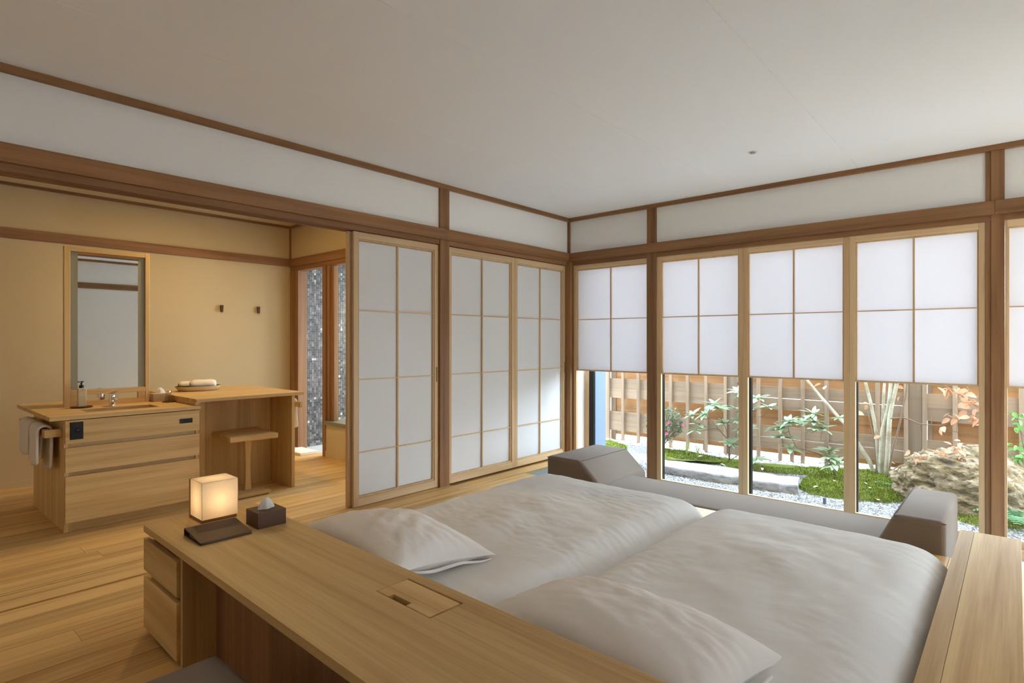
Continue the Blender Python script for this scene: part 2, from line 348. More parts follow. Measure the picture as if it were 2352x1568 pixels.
# ceiling of paper panels
ce = struct('ceiling', MB().box(-2.75, 4.6, YB-.1, .35, CH+.004, CH+.1).box(4.6, XR2+.1, -1.82, .35, CH, CH+.1), CEIL, 'white papered ceiling with faint straight seams')
cx = [-.1, .80, 1.735, 2.67, 3.605, 4.54]
for a, b in zip(cx, cx[1:]): obj('ceiling_panel', MB().box(a+.0006, b-.0006, YB, .1, CH, CH+.0035), CEIL, ce, origin=(a, YB, CH))
obj('ceiling_panel', MB().box(-2.7, -.1206, YB, -1.73, CH, CH+.0035), WARMWALL, ce, origin=(-2.7, YB, CH))
# left wall (sliding doors and the opening to the washing room)
struct('wall_left', MB().box(-.12, -.02, YB, .02, NG1-.02, CH).box(-.22, -.13, -1.70, .1, -.02, CH), PLASTER, 'white papered wall strip above the sliding doors')
struct('wall_back', MB().box(-.12, XR2+.1, .02, .12, NG1-.02, CH).box(XR+.1, XR2, .02, .12, 2.0, NG1).box(XR+.02, 5.42, .02, .12, -.25, 2.0), PLASTER, 'white papered wall strip above the garden windows')  # last piece: unseen wall added to hold back light at the right
wr = struct('wall_right', MB().box(XR, XR+.12, YB, -4.55, -.25, CH).box(XR, XR+.12, -4.55, -2.75, 2.0, CH).box(XR, XR+.12, -2.75, -1.7, -.25, CH).box(XR+.12, XR2, -1.82, -1.7, -.25, CH).box(XR2, XR2+.1, -1.82, .3, -.25, CH).box(XR, XR+.12, -4.55, -2.75, -.25, .35), PLASTER, 'plain white wall seen only in the mirror')  # also walls of the added extension, and the opening for the added window
struct('wall_front', MB().box(-2.75, XR+.1, YB-.1, YB, -.05, CH), PLASTER)
struct('wall_vanity', MB().box(-2.75, -2.63, YB, -1.6, -.05, CH), WARMWALL, 'cream papered wall behind the washstand')
struct('baseboard_vanity', MB().box(-2.63, -2.618, YB, -1.76, 0, .05), WARMWALL)
TN = [0]
def trim(mb, m, label=None, bevel=.0015):
    TN[0] += 1
    return struct('trim_%d' % TN[0], mb, W[m], label, bevel=bevel, seg=1)
trim(MB().box(-.13, .018, YB, -1.756, NG0, NG1), 'brown_y', 'long brown lintel beam over the opening to the washing room')
trim(MB().box(-.13, .018, -1.755, -.0, NG0, NG1), 'brown_y', 'brown lintel beam over the two closed sliding doors')
trim(MB().box(-.015, -.003, YB, -1.81, KM, NG0).box(-.13, -.02, YB, -1.81, KM+.012, NG0).box(-.052, -.046, YB, -1.81, KM, KM+.012).box(-.088, -.082, YB, -1.81, KM, KM+.012).box(-.13, -.118, YB, -1.81, KM, KM+.012), 'brown_y', 'grooved door head under the long lintel')
trim(MB().box(-.13, -.003, -1.70, -.03, KM+.002, NG0), 'brown_y', 'door head over the two closed sliding doors')
trim(MB().box(-.015, 3.450, -.018, .1, NG0, NG1), 'brown_x', 'brown lintel beam over the garden windows')
trim(MB().box(3.451, XR, -.018, .1, NG0, NG1), 'brown_x', 'brown lintel beam right of the thick window post')
trim(MB().box(.05, XR, .003, .1, KM-.0015, NG0), 'brown_x', 'window head under the lintel beam')
trim(MB().box(-.03, .012, YB, .02, 2.464, CH), 'brown_y', 'thin brown ceiling moulding along the left wall')
trim(MB().box(.012, XR, -.012, .03, 2.464, CH), 'brown_x', 'thin brown ceiling moulding along the window wall')
trim(MB().box(-.02, .004, -.004, .02, NG1, 2.464), 'brown_z', 'thin corner strip between the two white walls', bevel=0)
trim(MB().box(-.125, 0, -1.806, -1.703, -.02, 2.464), 'brown_z', 'brown post between the open and the closed sliding doors')
trim(MB().box(-.125, .04, -.034, .12, -.2, NG0), 'brown_z', 'pale brown post in the corner of the room')
trim(MB().box(.909, 1.003, 0, .12, -.2, 2.464), 'brown_z', 'brown post between the first and second garden window')
trim(MB().box(3.43, 3.499, 0, .14, -.2, 2.464), 'brown_z', 'thick brown post at the end of the garden windows')
trim(MB().box(3.401, 3.4295, .008, .14, -.2, 2.464), 'brown_z', 'narrow jamb strip beside the thick window post')
trim(MB().box(.01, XR, -.03, .2, -.19, -.145), 'frame_x', 'pale wooden sill below the garden windows')
trim(MB().box(XR-.018, XR, YB, -.02, NG0, NG1), 'brown_y', 'brown beam seen in the mirror')
trim(MB().box(XR-.012, XR, YB, -.02, 2.464, CH), 'brown_y', 'ceiling moulding seen in the mirror')
# washing room: mouldings, side wall with bathroom door and window
trim(MB().box(-2.63, -2.612, YB, -1.75, NG0+.005, NG1), 'brown_y', 'brown rail along the cream wall')
trim(MB().box(-2.63, -2.605, YB, -1.73, 2.475, CH), 'brown_y', 'thin ceiling moulding of the washing room')
trim(MB().box(-2.605, -.12, -1.757, -1.73, 2.475, CH), 'brown_x', 'thin ceiling moulding over the bathroom wall')
trim(MB().box(-2.612, -.12, -1.755, -1.63, NG0, NG1), 'brown_x', 'brown lintel beam over the bathroom door')
trim(MB().box(-2.612, -.12, -1.742, -1.64, 1.99, NG0), 'brown_x', 'door head of the bathroom')
trim(MB().box(-2.63, -2.612, -1.748, -1.73, NG1, 2.475), 'brown_z', 'thin corner strip of the washing room', bevel=0)
struct('wall_bathroom', MB().box(-2.63, -.12, -1.73, -1.64, NG1-.02, CH).box(-1.845, -.12, -1.75, -1.66, 0, .336), WARMWALL, 'cream wall with the bathroom door and window')
struct('baseboard_bathroom', MB().box(-1.845, -.12, -1.759, -1.75, 0, .064), WARMWALL)
bd = sroot('door_1', (-2.17, -1.7, 0), 'open doorway to the mosaic bathroom')
obj('jamb', MB().box(-2.612, -2.43, -1.748, -1.64, 0, 1.99), W['brown_z'], bd, bevel=.002)
obj('jamb', MB().box(-1.905, -1.845, -1.758, -1.64, 0, 1.99), W['brown_z'], bd, bevel=.002)
bw = sroot('window_1', (-1.0, -1.7, .38), 'bathroom window pane beside the doorway')
obj('stile', MB().box(-1.842, -1.80, -1.74, -1.66, .377, 1.99), W['brown_z'], bw); obj('stile', MB().box(-1.798, -1.74, -1.72, -1.67, .377, 1.975), W['brown_z'], bw)
obj('glass_pane', MB().box(-1.74, -.2, -1.70, -1.694, .377, 1.97), GLASS, bw)
obj('sill', MB().box(-1.844, -.12, -1.775, -1.45, .336, .376), SILLSTONE, bw, bevel=.003)
# bathroom
def tiles(name, y0, y1, z0, z1, xw, par, axis='x'):
    p = .0265; g = .0022; V = []; F = []; C = []
    ny = int((y1-y0)/p); nz = int((z1-z0)/p)
    pal = np.array([lin(*c)[:3] for c in ((60, 57, 55), (86, 82, 78), (106, 102, 98), (120, 116, 110), (138, 135, 129), (94, 87, 80), (76, 74, 76), (190, 188, 182))])
    pr_ = np.array([.14, .2, .2, .16, .1, .1, .07, .03])
    for i in range(ny):
        for j in range(nz):
            a, b = y0+i*p, z0+j*p; d = .003+rng.rand()*.0012; n = len(V)
            q = [(a, b), (a+p-g, b), (a+p-g, b+p-g), (a, b+p-g)]
            for dd in (0, d):
                V += [(xw+dd, *u) if axis == 'x' else (u[0], xw-dd, u[1]) for u in q]
            F += [(n+4, n+5, n+6, n+7), (n, n+1, n+5, n+4), (n+1, n+2, n+6, n+5), (n+2, n+3, n+7, n+6), (n+3, n, n+4, n+7)]
            c = pal[rng.choice(8, p=pr_)]*(.85+.3*rng.rand()); C += [c]*8
    m = MB(); m.v = V; m.f = F; o = obj(name, m, MOSAIC, par); tint(o, np.array(C)); o['kind'] = 'stuff'; return o
wm = struct('wall_mosaic', MB().box(-2.75, -2.522, -1.638, .1, -.1, 2.3), GROUT, 'bathroom wall of small grey mosaic tiles')
tiles('mosaic_tiles', -1.636, .05, 0.004, 2.2, -2.522, wm)
tiles('mosaic_tiles', -2.61, -2.524, 0.004, 2.0, -1.638, wm, 'y')
bf = struct('floor_bathroom', MB().box(-2.75, -.2, -1.66, .15, -.06, -.004), STONE, 'pale stone floor of the bathroom')
struct('ceiling_bathroom', MB().box(-2.75, -.2, -1.64, .25, 2.2, 2.26), PLASTER)
struct('wall_bathroom_far', MB().box(-2.75, -.2, .1, .2, -.1, .4).box(-2.75, -2.45, .1, .2, .4, 2.3).box(-.3, -.2, .1, .2, .4, 2.3).box(-2.45, -.3, .1, .2, 2.1, 2.3), PLASTER)
# exterior shell
struct('wall_exterior', MB().box(-.42, .17, .215, .45, -.4, 2.6), EXTWALL, 'rendered return of the outside wall, blue skylight put into its colour')
struct('roof_eaves', MB().box(-3.2, 8.2, .13, 1.2, 2.6, 2.7).box(.17, 8.2, .13, .24, 2.0, 2.6), W['cedar_x'], 'eaves of the house over the garden edge')

# ------------------------------------------------------------------ sliding doors of the left wall
DN = [1]
def shoji_a(y0, y1, xf, th, stile=.038, handle=None, last=False, label=None, lab_r=None):
    DN[0] += 1; xb = xf-th
    r = sroot('door_%d' % DN[0], (xf, (y0+y1)/2, 0), label)
    for a, b in ((y0, y0+stile), (y1-stile, y1)): obj('stile', MB().box(xb, xf, a, b, .004, KM-.004), W['frame_z'], r, bevel=.0015)
    a, b = y0+stile, y1-stile
    obj('top_rail', MB().box(xb, xf, a, b, 1.948, KM-.004), W['frame_y'], r, bevel=.0015)
    obj('bottom_rail', MB().box(xb, xf, a, b, .004, .062), W['frame_y'], r, bevel=.0015)
    xm = xf-.008; li = .013
    obj('inner_frame', MB().box(xb, xm, a, a+li, .075, 1.935).box(xb, xm, b-li, b, .075, 1.935).box(xb, xm, a, b, .062, .075).box(xb, xm, a, b, 1.935, 1.948), W['frame_z'], r, bevel=.001, seg=1)
    a += li; b -= li; zs = [.075, .39, .922, 1.428, 1.935]; mid = (a+b)/2
    obj('muntin', MB().box(xb+.006, xm-.002, mid-.0055, mid+.0055, .075, 1.935), W['frame_z'], r)
    for z in zs[1:4]: obj('muntin', MB().box(xb+.006, xm-.004, a, b, z-.004, z+.004), W['frame_y'], r)
    for p, q in ((a, mid-.0055), (mid+.0055, b)):
        for z0, z1 in zip(zs, zs[1:]): obj('paper_pane', MB().box(xb+.004, xb+.0055, p, q, z0+.002, z1-.002), PAPER2, r)
    if handle: obj('finger_pull', MB().box(xf, xf+.0015, handle-.006, handle+.006, .87, .99), W['brown_z'], r)
    return r
shoji_a(-2.612, -1.808, -.022, .028, handle=-1.826, label='front sliding paper door pulled open beside the washing room')
shoji_a(-2.640, -1.83, -.055, .028, label='second sliding paper door stacked behind the front one')
shoji_a(-1.700, -.848, -.024, .03, label='closed sliding paper door beside the brown post')
shoji_a(-.846, -.036, -.024, .03, handle=-.05, label='closed sliding paper door in the corner of the room')

# ------------------------------------------------------------------ garden windows: paper half screens and outer glazing
WNN = [1]
def shoji_b(x0, x1, sl, sr, label):
    WNN[0] += 1; yf, yb = .014, .044; zb = -.145
    r = sroot('window_%d' % WNN[0], ((x0+x1)/2, yf, 0), label)
    for a, b in ((x0, x0+sl), (x1-sr, x1)): obj('stile', MB().box(a, b, yf, yb, zb, KM-.002), W['frame_z'], r, bevel=.0015)
    a, b = x0+sl, x1-sr
    obj('top_rail', MB().box(a, b, yf, yb, 1.952, KM-.002), W['frame_x'], r, bevel=.0015)
    obj('bottom_rail', MB().box(a, b, yf, yb, zb, -.095), W['frame_x'], r, bevel=.0015)
    li = .009; ym = yf+.008
    obj('inner_frame', MB().box(a, a+li, ym, yb, .897, 1.942).box(b-li, b, ym, yb, .897, 1.942).box(a, b, ym, yb, 1.942, 1.952).box(a, b, ym-.004, yb, .895, .908), W['frame_z'], r, bevel=.001, seg=1)
    a += li; b -= li; mid = (a+b)/2
    obj('muntin', MB().box(mid-.006, mid+.006, ym+.002, yb-.004, .908, 1.942), W['frame_z'], r)
    obj('muntin', MB().box(a, b, ym+.004, yb-.004, 1.424, 1.432), W['frame_x'], r)
    for p, q in ((a, mid-.006), (mid+.006, b)):
        for z0, z1 in ((.905, 1.4275), (1.4285, 1.946)): obj('paper_pane', MB().box(p-.005, q+.005, yb-.0035, yb-.002, z0, z1), PAPER, r)
    return r
shoji_b(.047, .908, .036, .004, 'first half paper window screen in the corner')
shoji_b(1.004, 1.807, .044, .038, 'half paper window screen right of the brown post')
shoji_b(1.808, 2.604, .038, .040, 'middle half paper window screen over the rhododendron')
shoji_b(2.6045, 3.400, .038, .034, 'large half paper window screen over the pale tree')
shoji_b(3.500, 4.44, .012, .04, 'half paper window screen cut by the picture edge')
gl = [(.125, .95, .052), (.955, 1.775, .024), (1.770, 2.60, .044), (2.597, 3.44, .028), (3.497, 4.44, .007)]
for i, (a, b, wd) in enumerate(gl):
    WNN[0] += 1
    r = sroot('window_%d' % WNN[0], ((a+b)/2, .2, 0), 'outer glazing in a thin black frame, pane %d from the corner' % (i+1))
    obj('frame', MB().box(a, a+wd, .195, .235, -.17, 1.98), ALU, r, bevel=.002, seg=1)
    obj('frame', MB().box(a+wd, b, .2, .23, -.185, -.165), ALU, r)
    obj('glass_pane', MB().box(a+wd, b, .212, .217, -.165, 1.98), GLASS, r)
rs = sroot('window_%d' % (WNN[0]+1), (XR+.06, -3.65, 0), 'added unseen side window with a full paper screen for extra daylight')  # unseen window added to brighten the room
for a, b in ((-4.55, -4.50), (-3.67, -3.63), (-2.80, -2.75)): obj('stile', MB().box(XR+.04, XR+.08, a, b, .35, 2.0), W['frame_z'], rs)
for a, b in ((-4.50, -3.67), (-3.63, -2.80)): obj('paper_pane', MB().box(XR+.056, XR+.058, a, b, .352, 2.0), PAPER3, rs)
rx = sroot('window_%d' % (WNN[0]+2), (6.0, .2, 0), 'added unseen garden glazing that brings in extra daylight')  # glazing of the added extension, put in to light the left wall
for a in (5.42, 6.40, 7.36): obj('frame', MB().box(a, a+.04, .195, .235, -.17, 1.98), ALU, rx)
for a in (5.46, 6.44): obj('glass_pane', MB().box(a, a+.93, .212, .217, -.165, 1.98), GLASS, rx); obj('paper_pane', MB().box(a, a+.96, .04, .042, 1.4, 1.99), PAPER, rx)
# pale jamb left of the first pane
struct('trim_60', MB().box(-.12, .07, .125, .21, -.2, 2.0).box(.03, .07, .05, .125, -.145, 2.0), PLASTER, 'pale reveal beside the first window')
trim(MB().box(.072, .124, .185, .215, -.17, 2.0), 'frame_z', 'pale wooden strip beside the black frame')

# ------------------------------------------------------------------ washstand with low counter
ws = thing('washstand', 'low wooden washstand with three wide drawers and sunken basin', 'washstand', (-1.4, -3.72, 0))
obj('counter', MB().plate(-2.0, -.895, -4.191, -3.32, -1.286, -1.06, -3.966, -3.535, .708, .733), W['hinoki_y'], ws, bevel=.002)
bs = MB()
bs.box(-1.286, -1.06, -3.966, -3.535, .60, .612).box(-1.29, -1.286, -3.97, -3.531, .60, .708).box(-1.06, -1.056, -3.97, -3.531, .60, .708).box(-1.286, -1.06, -3.97, -3.966, .60, .708).box(-1.286, -1.06, -3.535, -3.531, .60, .708)
obj('basin', bs, BASIN, ws)
obj('side_panel', MB().box(-1.349, -.918, -4.116, -4.094, 0, .708), W['hinoki_z'], ws, bevel=.0015)
obj('side_panel', MB().box(-1.87, -1.352, -4.116, -4.094, 0, .708), W['hinoki_z'], ws, bevel=.0015)
obj('side_panel', MB().box(-1.87, -.92, -3.348, -3.326, 0, .708), W['hinoki_z'], ws, bevel=.0015)
obj('back_panel', MB().box(-1.87, -1.85, -4.094, -3.348, 0, .708), W['hinoki_z'], ws)
obj('carcass', MB().box(-.945, -.93, -4.09, -3.35, .0, .57).box(-.93, -.92, -4.094, -4.075, .0, .7), W['hinoki_y'], ws)
for z0, z1 in ((.556, .703), (.377, .532), (.059, .352)):
    obj('drawer', MB().box(-.919, -.899, -4.112, -3.328, z0, z1), W['hinoki_y'], ws, bevel=.002, origin=(-.9, -3.7, z0))
op = obj('outlet_plate', MB().box(-.899, -.893, -4.088, -4.02, .582, .692), BLACK, ws, bevel=.002)
obj('switch_knob', MB().lathe([(.012, 0), (.012, .004), (.009, .007), (.003, .008)], n=20).tube([(0, -.009, .007), (0, .009, .007)], .002), BLACK, op, local=True).rotation_euler = (0, PI/2, 0)
bpy.data.objects['switch_knob'].location = Vector((-.893, -4.052, .638))-wloc(ws)
op = obj('outlet_plate', MB().box(-.899, -.894, -3.46, -3.376, .617, .65), BLACK, ws, bevel=.0015)
obj('socket', MB().box(-.8945, -.893, -3.44, -3.42, .626, .642).box(-.8945, -.893, -3.412, -3.394, .626, .642), plain('socket_black', lin(10, 10, 11), .6), op)
obj('towel_rail', MB().box(-.985, -.955, -4.205, -4.116, .601, .65).box(-1.78, -.985, -4.205, -4.178, .601, .65).box(-1.81, -1.78, -4.205, -4.116, .601, .65), W['hinoki_y'], ws, bevel=.002)
# high counter with knee recess
vd = thing('vanity_desk', 'higher wooden vanity counter with open knee recess', 'counter', (-1.4, -2.93, 0))
obj('counter', MB().box(-1.985, -.9, -3.35, -2.507, .757, .782), W['hinoki_y'], vd, bevel=.002)
obj('support_strip', MB().box(-1.95, -.93, -3.345, -3.315, .7335, .757), W['hinoki_x'], vd)
obj('leg_panel', MB().box(-1.134, -.92, -2.611, -2.584, 0, .757), W['hinoki_z'], vd, bevel=.0015)
obj('leg_panel', MB().box(-1.87, -1.137, -2.611, -2.584, 0, .757), W['hinoki_z'], vd, bevel=.0015)
for i in range(4): obj('back_board', MB().box(-1.31, -1.29, -3.322+i*.1775, -3.3225+(i+1)*.1775, 0, .757), W['hinoki_z'], vd, origin=(-1.3, -3.3+i*.18, 0))
obj('towel_rail', MB().box(-1.6, -.89, -2.556, -2.53, .655, .70).box(-1.0, -.97, -2.584, -2.556, .655, .70), W['hinoki_y'], vd, bevel=.002)
# mirror
mi = thing('standing_mirror', 'tall wood-framed mirror standing on the washstand', 'mirror', (-1.5, -3.74, .733))
xm = -1.5
obj('post', MB().box(-1.54, xm, -4.005, -3.969, .733, 1.88), W['hinoki_z'], mi, bevel=.003)
obj('post', MB().box(-1.54, xm, -3.501, -3.472, .733, 1.88), W['hinoki_z'], mi, bevel=.003)
obj('top_rail', MB().box(-1.54, xm-.001, -3.969, -3.501, 1.847, 1.876), W['hinoki_y'], mi, bevel=.0015)
obj('bottom_rail', MB().box(-1.54, xm, -3.969, -3.501, .815, .85), W['hinoki_y'], mi, bevel=.0015)
obj('base_rail', MB().box(-1.54, xm, -3.969, -3.501, .733, .768), W['hinoki_y'], mi, bevel=.0015)
for a, b in ((-3.968, -3.923), (-3.547, -3.502)): obj('short_post', MB().box(-1.54, xm-.001, a, b, .768, .815), W['hinoki_z'], mi, bevel=.001)
obj('mirror_glass', MB().box(-1.52, xm-.012, -3.924, -3.547, .852, 1.846), MIRROR, mi)
for a, b in ((-3.968, -3.9245), (-3.5465, -3.502)): obj('frosted_strip', MB().box(-1.52, xm-.011, a, b, .852, 1.846), FROST, mi)
# faucets
def faucet(loc, s, label):
    t = thing('faucet', label, 'faucet', loc, group=None)
    t.rotation_euler = (0, 0, 0 if s > 0 else PI)
    obj('body', MB().lathe([(.021, 0), (.021, .004), (.019, .006), (.019, .07), (.017, .076), (.004, .078)], n=24), CHROME, t, local=True, smooth=False, bevel=0)
    obj('spout', MB().box(.0, .105, -.013, .013, .045, .068).box(.082, .104, -.011, .011, .036, .045), CHROME, t, local=True, bevel=.004)
    obj('lever', MB().prism([(-.02, .082), (.085, .104), (.085, .112), (-.02, .096)], -.016, .016, 'y'), CHROME, t, local=True, bevel=.003)
    return t
faucet((-1.39, -3.745, .733), 1, 'chrome single-lever tap in front of the mirror')
faucet((-1.66, -3.745, .733), -1, 'chrome tap of the rear basin glimpsed under the mirror')
# soap bottle
sb = thing('soap_bottle', 'square pale soap bottle with black pump beside the tap', 'bottle', (-1.40, -3.925, .742))
obj('bottle', MB().box(-.024, .024, -.024, .024, 0, .13), plain('bottle_cream', lin(206, 186, 146), .35), sb, local=True, bevel=.004)
pm = obj('pump', MB().lathe([(.015, .13), (.015, .15), (.006, .152), (.006, .168), (.014, .170), (.014, .178)], n=18).box(.0, .03, -.006, .006, .170, .177), BLACK, sb, local=True)
pm.rotation_euler = (0, 0, -.8)
INK = plain('print_ink', lin(96, 80, 60), .6)
obj('emblem', MB().prism([(-.006, .113), (0, .121), (.006, .113), (.004, .113), (0, .1185), (-.004, .113)], .0241, .0245, 'x'), INK, sb, local=True)
obj('label_print', MB().box(.0241, .0245, -.011, .009, .066, .0675), INK, sb, local=True)
tag(obj('coaster', MB().lathe([(.058, 0), (.065, .004), (.067, .009), (.062, .0085), (.056, .004), (.0, .004)], (-1.40, -3.925, .7335), 30), plain('dark_tray', lin(96, 70, 40), .4), origin=(-1.4, -3.925, .7335)), 'small dark round tray under the soap bottle', 'tray')
# tissue box, tumblers, coasters
def tissue_box(loc, sx, sy, sz, m, label, rz=0, th=.05):
    t = thing('tissue_box', label, 'tissue box', loc, rz)
    obj('box', MB().box(-sx/2, sx/2, -sy/2, sy/2, 0, sz), m, t, local=True, bevel=.0015)
    mb = MB(); n = 16; prof = [(.030, .0), (.028, .012), (.020, .03), (.009, .042), (.002, th)]
    v = []; f = []
    for i, (r, z) in enumerate(prof):
        for k in range(n):
            a = 2*PI*k/n; rr = r*(1+.22*math.cos(4*a+i*.4)); v.append((rr*math.cos(a)*.45, rr*math.sin(a), sz+z))
    for i in range(len(prof)-1): f += [(i*n+k, i*n+(k+1) % n, (i+1)*n+(k+1) % n, (i+1)*n+k) for k in range(n)]
    f.append(tuple(4*n+k for k in range(n))); mb.add(v, f)
    obj('tissue', mb, TISSUE, t, local=True, smooth=True); return t
tissue_box((-1.50, -3.40, .733), .115, .122, .062, BEIGE, 'beige tissue box on the washstand beside the mirror', th=.032)
def tumbler(loc, label):
    t = thing('tumbler', label, 'glass', loc)
    obj('glass', MB().lathe([(.029, .0), (.0275, 0), (.0255, .055), (.024, .0785), (.0, .0785)][:4]+[(.026, .082), (.0275, .055), (.0295, 0)], n=26), TGLASS, t, local=True, smooth=True)
    obj('foot_disc', MB().lathe([(.0235, .0765), (.0255, .0765), (.0255, .081), (.0, .081)], n=24), TGLASS, t, local=True); return t
tumbler((-1.352, -3.383, .739), 'upturned glass tumbler on a small dark coaster'); tumbler((-1.72, -3.46, .739), 'upturned glass tumbler behind the beige tissue box')
for c, lb in (((-1.352, -3.383, .7335), 'small dark coaster under the front tumbler'), ((-1.72, -3.46, .7335), 'small coaster under the rear tumbler')):
    tag(obj('coaster', MB().lathe([(.045, 0), (.048, .002), (.046, .005), (0, .005)], c, 26), plain('coaster_dark', lin(70, 52, 36), .5), origin=c), lb, 'coaster')
# oval tray with two rolled towels
tr = thing('oval_tray', 'shallow oval cream dish on the higher vanity counter', 'dish', (-1.69, -3.05, .782))
obj('dish', MB().lathe([(.13, 0), (.15, .008), (.172, .038), (.176, .041), (.170, .041), (.146, .013), (.0, .010)], (0, 0, 0), 44, sx=.66, sy=1.04), CERAM, tr, local=True, smooth=True)
obj('rim', MB().lathe([(.1735, .0400), (.1765, .0408), (.1735, .0416), (.1705, .0408), (.1735, .0400)], (0, 0, 0), 44, sx=.66, sy=1.04), plain('dark_rim', lin(84, 66, 40), .4), tr, local=True, smooth=True)
def roll(loc, L, r, rz, label):
    t = thing('rolled_towel', label, 'towel', loc, rz, group=None)
    mb = MB(); n = 22; v = []; f = []; m = 11
    for i in range(m):
        y = -L/2+L*i/(m-1); e = min(i, m-1-i); k_ = [.72, .93, 1.0][min(e, 2)]
        for k in range(n):
            a = 2*PI*k/n; rr = r*k_*(1+.03*math.sin(3*a+i))
            v.append((rr*math.cos(a), y, r+max(-r+.0, rr*.95*math.sin(a))))
    for i in range(m-1): f += [(i*n+k, i*n+(k+1) % n, (i+1)*n+(k+1) % n, (i+1)*n+k) for k in range(n)]
    f += [tuple(range(n))[::-1], tuple((m-1)*n+k for k in range(n))]
    obj('roll', mb.add(v, f), TOWEL, t, local=True, smooth=True)
    sp = [(.0012*a*r/.03*math.cos(a)*1.2, -L/2-.001, r+.0012*a*r/.03*math.sin(a)*1.2) for a in np.linspace(1, 14, 40)]
    obj('spiral_edge', MB().tube(sp, .0012, 5), TOWEL, t, local=True); return t
roll((-1.655, -3.025, .7925), .195, .043, -.10, 'front rolled white towel in the oval dish'); roll((-1.742, -3.11, .7925), .15, .036, .06, 'smaller rolled white towel behind the front one')
# hanging hand towels
def draped(name, label, x0, x1, yc, z, zin, zout, th=.018, gap=.024, parent_group=None, s=-1):
    t = thing(name, label, 'towel', ((x0+x1)/2, yc, z), group=parent_group)
    path = []; r = gap
    for zz in np.linspace(zout, z, 8): path.append((s*r*(1+.25*(z-zz)/(z-zout)), zz))
    for a in np.linspace(0, PI, 9)[1:-1]: path.append((s*r*math.cos(a), z+r*.7*math.sin(a)))
    for zz in np.linspace(z, zin, 8): path.append((-s*r, zz))
    n = len(path); nx = 10; V = []; F = []
    def nrm(i):
        a = path[max(i-1, 0)]; b = path[min(i+1, n-1)]; d = Vector((b[0]-a[0], b[1]-a[1])).normalized(); return Vector((-d.y, d.x))*s*-1
    for side in (0, 1):
        for i, (py, pz) in enumerate(path):
            q = nrm(i)*th*side
            for j in range(nx):
                u = j/(nx-1); wv = .004*math.sin(u*9+i*.35)*min(1, abs(pz-z)*12)
                sag = -.02*(1 if pz < z-.05 else 0)*math.sin(u*PI)*((i < 3) or (i > n-4))
                V.append((x0+(x1-x0)*u-(x0+x1)/2, py+q.x+wv, pz+q.y+sag-z))
    N = n*nx
    for i in range(n-1):
        for j in range(nx-1):
            a = i*nx+j; F += [(a, a+1, a+nx+1, a+nx), (N+a, N+a+nx, N+a+nx+1, N+a+1)]
    for i in range(n-1):
        for j in (0, nx-1): a = i*nx+j; F.append((a, a+nx, N+a+nx, N+a))
    for j in range(nx-1):
        for i in (0, n-1): a = i*nx+j; F.append((a, a+1, N+a+1, N+a))
    o = obj('cloth', MB().add(V, F), TOWEL, t, local=True, smooth=True, sub=1); return t
draped('hand_towel', 'beige-white hand towel hung over the rail nearest the drawers', -1.27, -1.02, -4.1915, .642, .40, .43)
draped('hand_towel', 'hand towel behind the other on the washstand rail', -1.62, -1.30, -4.1915, .645, .42, .46)
draped('bath_towel', 'cream towel hung on the bathroom side of the vanity counter', -1.45, -1.02, -2.543, .692, .46, .47, s=1)
# stool
st = thing('stool', 'slim wooden pedestal stool with flat seat under the vanity', 'stool', (-1.02, -2.93, 0), rz=0)
obj('seat', MB().prism([(-.36, .452), (-.2, .438), (.13, .436), (.16, .436), (.16, .478), (.13, .474), (-.2, .470), (-.36, .486)], -.18, .18, 'y'), W['hinoki_y'], st, local=True, bevel=.004).rotation_euler = (0, 0, -.08)
ps = MB(); prof = [(.026, .025), (.020, .13), (.018, .22), (.022, .33), (.03, .436)]; v = []
for r_, z_ in prof: v += [(-r_*.8, -r_, z_), (r_*.8, -r_, z_), (r_*.8, r_, z_), (-r_*.8, r_, z_)]
f = [(0, 3, 2, 1), (16, 17, 18, 19)]+[(i*4+k, i*4+(k+1) % 4, i*4+4+(k+1) % 4, i*4+4+k) for i in range(4) for k in range(4)]
obj('pedestal', ps.add(v, f), W['hinoki_z'], st, local=True, bevel=.003)
obj('base', MB().box(-.18, .155, -.17, .12, .006, .03), W['hinoki_y'], st, local=True, bevel=.003)
obj('foot_pad', MB().box(-.15, .13, -.15, .1, 0, .006), BLACK, st, local=True)
# bath mat and hooks
bmm = thing('bath_mat', 'folded white bath mat on the floor at the bathroom door', 'mat', (-2.24, -1.80, 0))
obj('fold', MB().box(-.26, .16, -.11, .10, 0, .012), TOWEL, bmm, local=True, bevel=.005, seg=3, smooth=False)
obj('fold', MB().box(-.26, .155, -.105, .10, .0125, .026), TOWEL, bmm, local=True, bevel=.006, seg=3)
for yh, lb in ((-2.489, 'dark wooden wall hook nearer the mirror'), (-2.107, 'dark wooden wall hook nearer the bathroom door')):
    h = thing('wall_hook', lb, 'hook', (-2.63, yh, 1.54))
    obj('peg', MB().prism([(-.016, .036), (.016, .036), (.011, -.036), (-.011, -.036)], .012, .03, 'x'), plain('dark_walnut', lin(78, 52, 26), .5), h, local=True, bevel=.002)
    obj('backing', MB().box(0, .012, -.006, .006, -.02, .02), plain('walnut_back', lin(78, 52, 26), .5), h, local=True)

